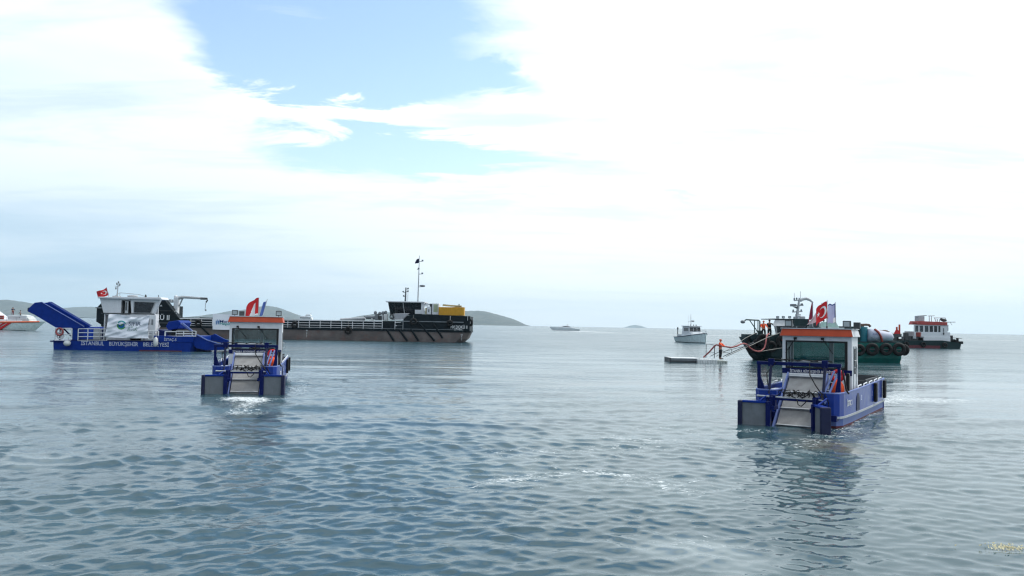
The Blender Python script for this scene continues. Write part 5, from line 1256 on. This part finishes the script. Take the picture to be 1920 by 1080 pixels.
# frame: u along keel (stern->bow), bow direction in world: right and toward camera
bd = Vector((.26, -.966, 0)); sd_ = Vector((.966, .26, 0))
def hp(u, s, z): return tuple(bd * u + sd_ * s + Vector((0, 0, z)))
rings = []
for u, hw, zt, zk in ((-5.2, 1.75, 1.15, -.4), (-3, 1.9, 1.22, -.5), (0, 1.95, 1.4, -.5), (2.5, 1.75, 1.65, -.45), (4.2, 1.2, 1.85, -.35), (5.3, .55, 2.0, -.1), (5.9, .08, 2.08, .5)):
    rings.append([hp(u, -hw, zt), hp(u, -hw * .97, zt - .12), hp(u - .15, -hw * .80, .15), hp(u - .5, 0, zk), hp(u - .15, hw * .80, .15), hp(u, hw * .97, zt - .12), hp(u, hw, zt)])
MB().loft(rings, 0, True, False).build('hull', 'hull_pale', PB)
MB().tube([hp(u, hw + .03, zt - .02) for u, hw, zt in ((-5.2, 1.75, 1.15), (-3, 1.9, 1.22), (0, 1.95, 1.4), (2.5, 1.75, 1.65), (4.2, 1.2, 1.85), (5.3, .55, 2.0), (5.95, .05, 2.08))], .07, 6).tube([hp(u, -hw - .03, zt - .02) for u, hw, zt in ((-5.2, 1.75, 1.15), (-3, 1.9, 1.22), (0, 1.95, 1.4), (2.5, 1.75, 1.65), (4.2, 1.2, 1.85), (5.3, .55, 2.0), (5.95, .05, 2.08))], .07, 6).build('rubbing_strake', 'navy', PB)
def bx_(u0, u1, s0, s1, z0, z1, du=0.0, ds=0.0):
    return MB().hexa([hp(u0, s0, z0), hp(u0, s1, z0), hp(u1, s1, z0), hp(u1, s0, z0), hp(u0, s0 + ds, z1), hp(u0, s1 - ds, z1), hp(u1 - du, s1 - ds, z1), hp(u1 - du, s0 + ds, z1)])
ch_ = bx_(-2.2, 2.6, -1.45, 1.45, 1.2, 2.25, .5, .08).build('coach_roof', 'white', PB, bevel=.08)
wh = bx_(-2.0, 1.3, -1.4, 1.4, 2.2, 3.5, .25, .1).build('wheelhouse', 'white', PB, bevel=.06)
bx_(1.22, 1.345, -1.25, 1.25, 2.42, 3.28, .20, .05).build('windscreen', 'glass_black', wh)
MB().hexa([hp(-1.2, -1.44, 2.5), hp(-1.2, -1.40, 2.5), hp(.9, -1.40, 2.5), hp(.9, -1.44, 2.5), hp(-1.2, -1.38, 3.2), hp(-1.2, -1.34, 3.2), hp(.75, -1.34, 3.2), hp(.75, -1.38, 3.2)]).build('side_window', 'glass_black', wh)
for s_ in (-.42, .42): MB().tube([hp(1.37, s_, 2.42), hp(1.16, s_, 3.3)], .04, 5).build('window_mullion', 'white', wh)
bx_(-2.2, 1.4, -1.5, 1.5, 3.48, 3.62, 0, 0).build('roof', 'white', PB, bevel=.04)
m = MB().tube([hp(-.6, 0, 3.6), hp(-.7, 0, 6.1)], [.07, .03], 6).tube([hp(-.6, -.7, 4.45), hp(-.6, .7, 4.5)], .04, 5).build('mast', 'grey', PB)
MB().ell(hp(-.6, .45, 4.65), .38, .38, .13, 10, 6).build('radar_scanner', 'grey', m); MB().tube([hp(-.9, -.5, 3.6), hp(-.9, -.5, 5.9)], .02, 5).build('whip_antenna', 'grey_pale', m)
for s_ in (-.5, .8, .2): MB().ell(hp(.2, s_, 3.76), .14, .14, .14, 8, 6).build('roof_light', 'grey', PB)
pr = [(-.2, -1.4, 1.4), (2.6, -1.3, 1.75), (4.6, -.8, 1.95), (5.6, 0, 2.1), (4.6, .8, 1.95), (2.6, 1.3, 1.75), (-.2, 1.4, 1.4)]
rl = MB().tube([hp(u, s_, z + .55) for u, s_, z in pr], .03, 5)
for u, s_, z in pr: rl.tube([hp(u, s_, z), hp(u, s_, z + .55)], .025, 5)
rl.build('bow_rail', 'steel', PB)
MB().tube([hp(-4.6, -1.1, 1.2), hp(-4.6, -1.1, 2.9)], .10, 6).ell(hp(-4.6, -1.1, 3.0), .18, .18, .3, 8, 6).build('stern_light_post', 'grey_dark', PB)
bx_(-4.8, -2.4, -1.2, 1.2, 1.2, 1.75).build('cockpit', 'grey_pale', PB, bevel=.1)

# ------------------------------------------------------------------ white motor yacht far off
k = 600 / FPX; YA = thing('motor_yacht', 'small white motor yacht speeding away on the open horizon', 'yacht', ((1060 - 960) * k, 600, 0))
x_ = lambda px: (px - 1060) * k; z_ = lambda px, py: CH + (hor(px) - py) * k
zz0 = z_(1060, 619.5)
def yz(py): return (619.2 - py) * k
rings = []
for px, zt, zb, hw in ((1088, 1.0, 0, 1.9), (1075, 1.6, -.3, 2.3), (1056, 2.1, -.4, 2.4), (1042, 2.3, -.1, 1.7), (1036, 2.5, .9, .8), (1032.5, 2.6, 1.9, .1)):
    rings.append([(x_(px), -hw, zt), (x_(px), -hw * .85, max(zb, .1)), (x_(px), 0, zb - .3), (x_(px), hw * .85, max(zb, .1)), (x_(px), hw, zt)])
MB().loft(rings, 0, True, False).build('hull', 'hull_yacht', YA)
MB().prism_xz([(x_(1083), 1.4), (x_(1045), 2.35), (x_(1053), 2.9), (x_(1057), 3.6), (x_(1066), 3.5), (x_(1072), 2.6)], -1.6, 1.6).build('superstructure', 'white_clean', YA, bevel=.15)
MB().prism_xz([(x_(1056), 2.75), (x_(1059), 3.15), (x_(1070), 2.9), (x_(1071), 2.55)], -1.64, 1.64).build('cabin_windows', 'glass_black', YA)
MB().ell((x_(1065), 0, 4.1), .6, .4, .25, 8, 6).tube([(x_(1065), 0, 3.5), (x_(1066), 0, 4.1)], .12, 5).build('radar_arch', 'grey_pale', YA)

# a larger white ship whose top shows above the barge rail
k = 700 / FPX; x_ = lambda px: (px - 575) * k
FS = thing('motor_yacht', 'white flybridge boat far behind the barge, only its top showing above the rail', 'yacht', ((575 - 960) * k, 700, 0))
def z_(py): return CH + (hor(575) - py) * k
rings = []
for px, zt, hw in ((552, .9, 2.0), (575, 1.6, 2.6), (592, 2.4, 1.7), (600, 3.0, .1)):
    rings.append([(x_(px), -hw, zt), (x_(px), -hw * .8, .1), (x_(px), 0, -.5), (x_(px), hw * .8, .1), (x_(px), hw, zt)])
MB().loft(rings).build('hull', 'hull_yacht', FS)
MB().prism_xz([(x_(562), .9), (x_(590), 1.8), (x_(586), z_(594.5)), (x_(570), z_(592.5)), (x_(563), z_(595))], -2, 2).build('superstructure', 'white_clean', FS, bevel=.2)
MB().prism_xz([(x_(573), z_(593)), (x_(586), z_(593)), (x_(583), z_(589.5)), (x_(576), z_(589.5))], -1.5, 1.5).build('flybridge', 'white_clean', FS, bevel=.15)
MB().tube([(x_(582), 0, z_(590)), (x_(585), 0, z_(586.5))], .2, 6).tube([(x_(577), 0, z_(590)), (x_(577), 0, z_(587))], .1, 6).build('radar_arch', 'white', FS)
MB().box(x_(565), x_(584), -2.04, -2.0, z_(597), z_(595.5)).build('cabin_windows', 'glass_black', FS)

# ------------------------------------------------------------------ red and white fast boat at the left edge
k = 176 / FPX; x_ = lambda px: (px - 30) * k; z_ = lambda px, py: CH + (hor(px) - py) * k
SB = thing('coast_boat', 'white fast boat with orange-red stripe and diagonal red bars, cut by left picture edge', 'boat', ((30 - 960) * k, 176, 0))
rings = []
for px, zt, xb, hw in ((-75, 1.35, -75, 2.3), (-40, 1.5, -40, 2.4), (20, 1.75, 20, 2.4), (52, 1.85, 45, 1.9), (75, 1.95, 62, 1.0), (88, 2.05, 69, .1)):
    b = xb; rings.append([(x_(px), -hw, zt), (x_(px * .5 + b * .5), -hw * .9, zt * .5), (x_(b), -hw * .75, .02), (x_(b), 0, -.4), (x_(b), hw * .75, .02), (x_(px * .5 + b * .5), hw * .9, zt * .5), (x_(px), hw, zt)])
hh = MB().loft(rings).build('hull', 'hull_pale', SB)
dkp = [(-75, 2.3, 1.35), (-40, 2.4, 1.5), (20, 2.4, 1.75), (52, 1.9, 1.85), (75, 1.0, 1.95), (80, .62, 2.0)]
MB().tube([(x_(p), -w_ - .02, z) for p, w_, z in dkp], .17, 8).build('stripe', 'orange_stripe', SB)
for o_s in (0, 10, 20):
    a = x_(36 - o_s); b = x_(16 - o_s); w_ = .75 if o_s == 0 else .55
    MB().hexa([(b - w_, -2.30, .10), (b, -2.30, .10), (b, -1.7, .10), (b - w_, -1.7, .10), (a - w_, -2.46, 1.60), (a, -2.46, 1.60), (a, -1.8, 1.60), (a - w_, -1.8, 1.60)]).build('red_bar', 'red', SB)
MB().box(x_(-75), x_(60), -1.86, -1.6, -.1, .09).build('boot_top', 'black', SB)
text('SAHİL GÜVENLİK', .22, 'grey', SB, lambda x, t_, n: (x_(38) + x, -2.36 + (x + 2) * .06 - n, .95 + t_), width=32 * k) if False else None
# inflatable collar on deck and cabin
dcc = MB().loft([[(x_(p), y_ * w_, z) for y_, z in ((-1, zb), (-.95, zt), (.95, zt), (1, zb))] for p, w_, zb, zt in ((-75, 2.1, 1.4, 2.5), (15, 2.1, 1.75, 2.35), (50, 1.6, 1.85, 2.3), (74, .7, 1.98, 2.1))]).build('foredeck', 'white_clean', SB, bevel=.08)
MB().loft([[(x_(p), y_ * 1.5, z) for y_, z in ((-1, 1.9), (-.9, zt), (.9, zt), (1, 1.9))] for p, zt in ((26, 3.3), (48, 3.45), (58, 3.2), (64, 2.5))]).build('covered_raft', 'white_tent', SB, bevel=.15)
MB().loft([[(x_(p), y_ * 1.7, z) for y_, z in ((-1, 1.8), (-.85, zt), (.85, zt), (1, 1.8))] for p, zt in ((-75, 5.6), (-22, 5.3), (-8, 4.3), (16, 2.4))]).build('cabin', 'white', SB, bevel=.1)
MB().tube([(x_(-10), -1.8, 4.4), (x_(8), -1.7, 3.3), (x_(14), -1.6, 2.6)], .05, 5).build('wiper_rail', 'grey_dark', SB)
rl = MB().tube([(x_(p), -1.9 + max(0, p - 30) * .02, z + .95) for p, z in ((-5, 1.8), (10, 1.8), (25, 1.9), (42, 1.95), (55, 2.0))], .03, 5)
for p in (-5, 10, 25, 42, 55): rl.tube([(x_(p), -1.9 + max(0, p - 30) * .02, 1.8), (x_(p), -1.9 + max(0, p - 30) * .02, 2.85)], .03, 5)
rl.build('deck_rail', 'steel', SB)
MB().box(x_(11), x_(17), -1.8, -1.2, 2.2, 3.2).build('life_raft_case', 'red_dull', SB, bevel=.1)
ps = Vector(SB.location)
person('person in dark top on the foredeck of the red and white boat', ps + Vector((x_(31), -1.0, 3.35)), R(60), 'cloth_navy', 'cloth_maroon', 1.72, 'stand', ((.3, .2), (.2, .2)), 'cloth_navy')
person('person in grey standing by the covered raft on the red and white boat', ps + Vector((x_(47), -1.3, 2.75)), R(-50), 'cloth_grey', 'cloth_black', 1.65, 'stand', ((.4, .2), (.3, .1)), 'cloth_grey')
MB().box(x_(24), x_(60), -1.5, .4, 2.3, 3.30).build('deck_trunk', 'white', SB, bevel=.12)

# ------------------------------------------------------------------ small boat half hidden by the raised conveyor
k = 235 / FPX; x_ = lambda px: (px - 145) * k
IB = thing('small_boat', 'small white motor boat with grey bow behind the raised blue conveyor', 'boat', ((145 - 960) * k, 235, 0))
z_ = lambda py: CH + (hor(145) - py) * k
rings = []
for px, zt, hw in ((122, 1.0, 1.1), (140, 1.15, 1.2), (153, 1.25, .9), (160, 1.35, .15)):
    rings.append([(x_(px), -hw, zt), (x_(px) - .1, -hw * .8, .1), (x_(px) - .3, 0, -.3), (x_(px) - .1, hw * .8, .1), (x_(px), hw, zt)])
MB().loft(rings, 0, True, True).build('hull', 'grey_pale', IB)
MB().prism_xz([(x_(127), .9), (x_(147), 1.1), (x_(141), z_(599)), (x_(127), z_(599))], -.8, .8).build('cabin', 'white_clean', IB, bevel=.1)
MB().box(x_(125), x_(140), -.95, .95, z_(596.4), z_(595)).build('canopy', 'white_clean', IB, bevel=.08)
for a in (126, 138): MB().tube([(x_(a), -.7, z_(600)), (x_(a), -.7, z_(596))], .05, 5).build('canopy_post', 'steel', IB)
MB().box(x_(130), x_(139), -.84, -.8, z_(603), z_(600.5)).build('cabin_window', 'glass_black', IB)
person('tiny person in dark clothes sitting on the bow of the small white boat', Vector(IB.location) + Vector((x_(151), 0, 1.05)), R(90), 'cloth_navy', 'cloth_black', 1.7, 'sit', ((.4, .1), (.4, .1)), 'cloth_navy')

# ------------------------------------------------------------------ floating dock with the hose handler
k = 71 / FPX; x_ = lambda px: (px - 1310) * k; z_ = lambda px, py: CH + (hor(px) - py) * k
D0 = Vector(((1310 - 960) * k, 71, 0))
DK = thing('floating_dock', 'low grey pontoon with pale top lying left of the white float modules', 'pontoon', D0)
q = lambda px, py, y: ((px - 960) * (71 + y) / FPX - D0.x, y, CH + (hor(px) - py) * (71 + y) / FPX)
MB().box(x_(1259), x_(1312), 0, 2.4, -.2, .32).build('pontoon', 'grey', DK, bevel=.03)
MB().box(x_(1257.5), x_(1314), -.05, 2.45, .32, .39).build('deck_top', 'plastic_white', DK, bevel=.02)
MB().box(x_(1257), x_(1259.5), -.08, 2.45, -.2, .39).build('end_plate', 'grey_dark', DK)
MB().box(x_(1259), x_(1307), -.04, .0, -.1, .16).build('tide_band', 'grey_dark', DK)
MD = thing('module_raft', 'raft of pale plastic float modules under the standing hose handler', 'raft', D0 + Vector((0, -.35, 0)))
r = random.Random(2)
for row in range(4):
    for i in range(12 if row < 3 else 12):
        px = 1307.5 + i * 4.7 + row * .3
        if px > 1362: continue
        c0 = MB().box(x_(px), x_(px + 4.5), row * .5, row * .5 + .47, -.18, .30 + r.uniform(-.02, .02) - (.08 if px > 1341 else 0))
        c0.build('float_module', 'plastic_white' if px < 1341 else 'plastic_grey', MD, bevel=.05)
DR = thing('handrail_frame', 'thin steel handrail frame standing on the floating dock beside the person', 'railing', D0 + Vector((0, .4, 0)))
MB().tube([q(1327, 671, 0), q(1327.5, 646.3, 0), q(1338, 646.3, 0), q(1344, 647.5, 0)], .03, 6).tube([q(1342.5, 672, 0), q(1343.5, 648, 0)], .035, 6).tube([q(1327, 660, 0), q(1343, 661, 0)], .015, 5).build('tube_frame', 'steel_dark', DR)
GW = thing('gangway', 'light steel gangway rails leading from the dock up to the green boat bow', 'gangway', D0 + Vector((0, .5, 0)))
g = MB()
g.tube([q(1360, 668.5, 0), q(1400, 650, .8), q(1418, 642, 1.2)], .035, 6).tube([q(1358, 660, 0), q(1383, 653.5, .5), q(1398, 650, .8)], .025, 5).tube([q(1336, 668, 0), q(1360, 656, .3)], .03, 5).tube([q(1360, 661, 0), q(1372, 662, .2)], .025, 5).tube([q(1376, 655, .3), q(1376, 659.5, .3)], .03, 5)
g.build('gangway_rails', 'steel_dark', GW)
HS = tag(MB().tube([D0 + Vector(p_) for p_ in (q(1320, 670, .6), q(1331, 660, .5), q(1340, 649.5, .3), (q(1344, 646.5, .2)), q(1352, 648, -.3), q(1360, 649.5, -.2), q(1372, 651.5, 0), q(1382, 649, .2), q(1390, 645, .6), q(1396, 644, 1), q(1401, 646, 1.6), (q(1407, 652, 2.2)), q(1414, 656.8, 3), q(1421, 658.8, 4), q(1428, 658, 4.8), q(1434, 652.5, 5.2), q(1436.5, 644, 5.4), q(1437.5, 635, 5.6), q(1439, 628, 6.2), q(1443, 625.5, 7.0))], .07, 9).build('discharge_hose', 'hose_red'), 'thick dull-red discharge hose looping from the dock up to the green boat bow', 'hose')
def rope(lb, pts, r_=.028):
    return tag(MB().tube([D0 + Vector(p_) for p_ in pts], r_, 5).build('mooring_rope', 'rope'), lb, 'rope', 'ropes between dock and green boat')
rope('upper mooring rope from the dock rail to the bow tyres of the green boat', (q(1344, 668, .5), q(1372, 652, 2), q(1400, 633, 5), q(1417, 624.5, 7.5)))
rope('lower mooring rope running past the bow tyres towards the green wheelhouse', (q(1363, 668, .5), q(1390, 655.5, 1.5), q(1412, 646, 3), q(1440, 632.5, 5), q(1463, 624, 7)), .035)
rope('pale slack rope along the green hull to the skimmer cabin', (q(1423, 659.8, 4.5), q(1440, 656.5, 5.5), q(1472, 651.5, 6.6)), .035)
person('person in orange vest and black trousers holding the hose on the floating dock', D0 + Vector((x_(1352.5), .15, .33)), R(55), 'orange_vest', 'cloth_black', 1.78, 'stand', ((.7, .05), (.55, .1)), 'orange_vest', 'orange')
# floating weed, lower right
cw = on_water(1893, 1031); rr_ = random.Random(3)
mb = MB()
for i in range(150):
    a = rr_.uniform(0, 2 * PI); d_ = abs(rr_.gauss(0, .13)); x, y = cw.x + d_ * math.cos(a) * 1.7, cw.y + d_ * math.sin(a)
    s_ = rr_.uniform(.012, .04); b = rr_.uniform(0, PI)
    mb.add([(x, y, .02), (x + s_ * math.cos(b), y + s_ * math.sin(b), .045), (x + s_ * math.cos(b + 1.3), y + s_ * math.sin(b + 1.3), .03)], [(0, 1, 2)])
tag(mb.build('floating_scum', 'scum_yellow'), 'small clump of yellowish scum floating near the lower right corner', 'scum', kind='stuff')
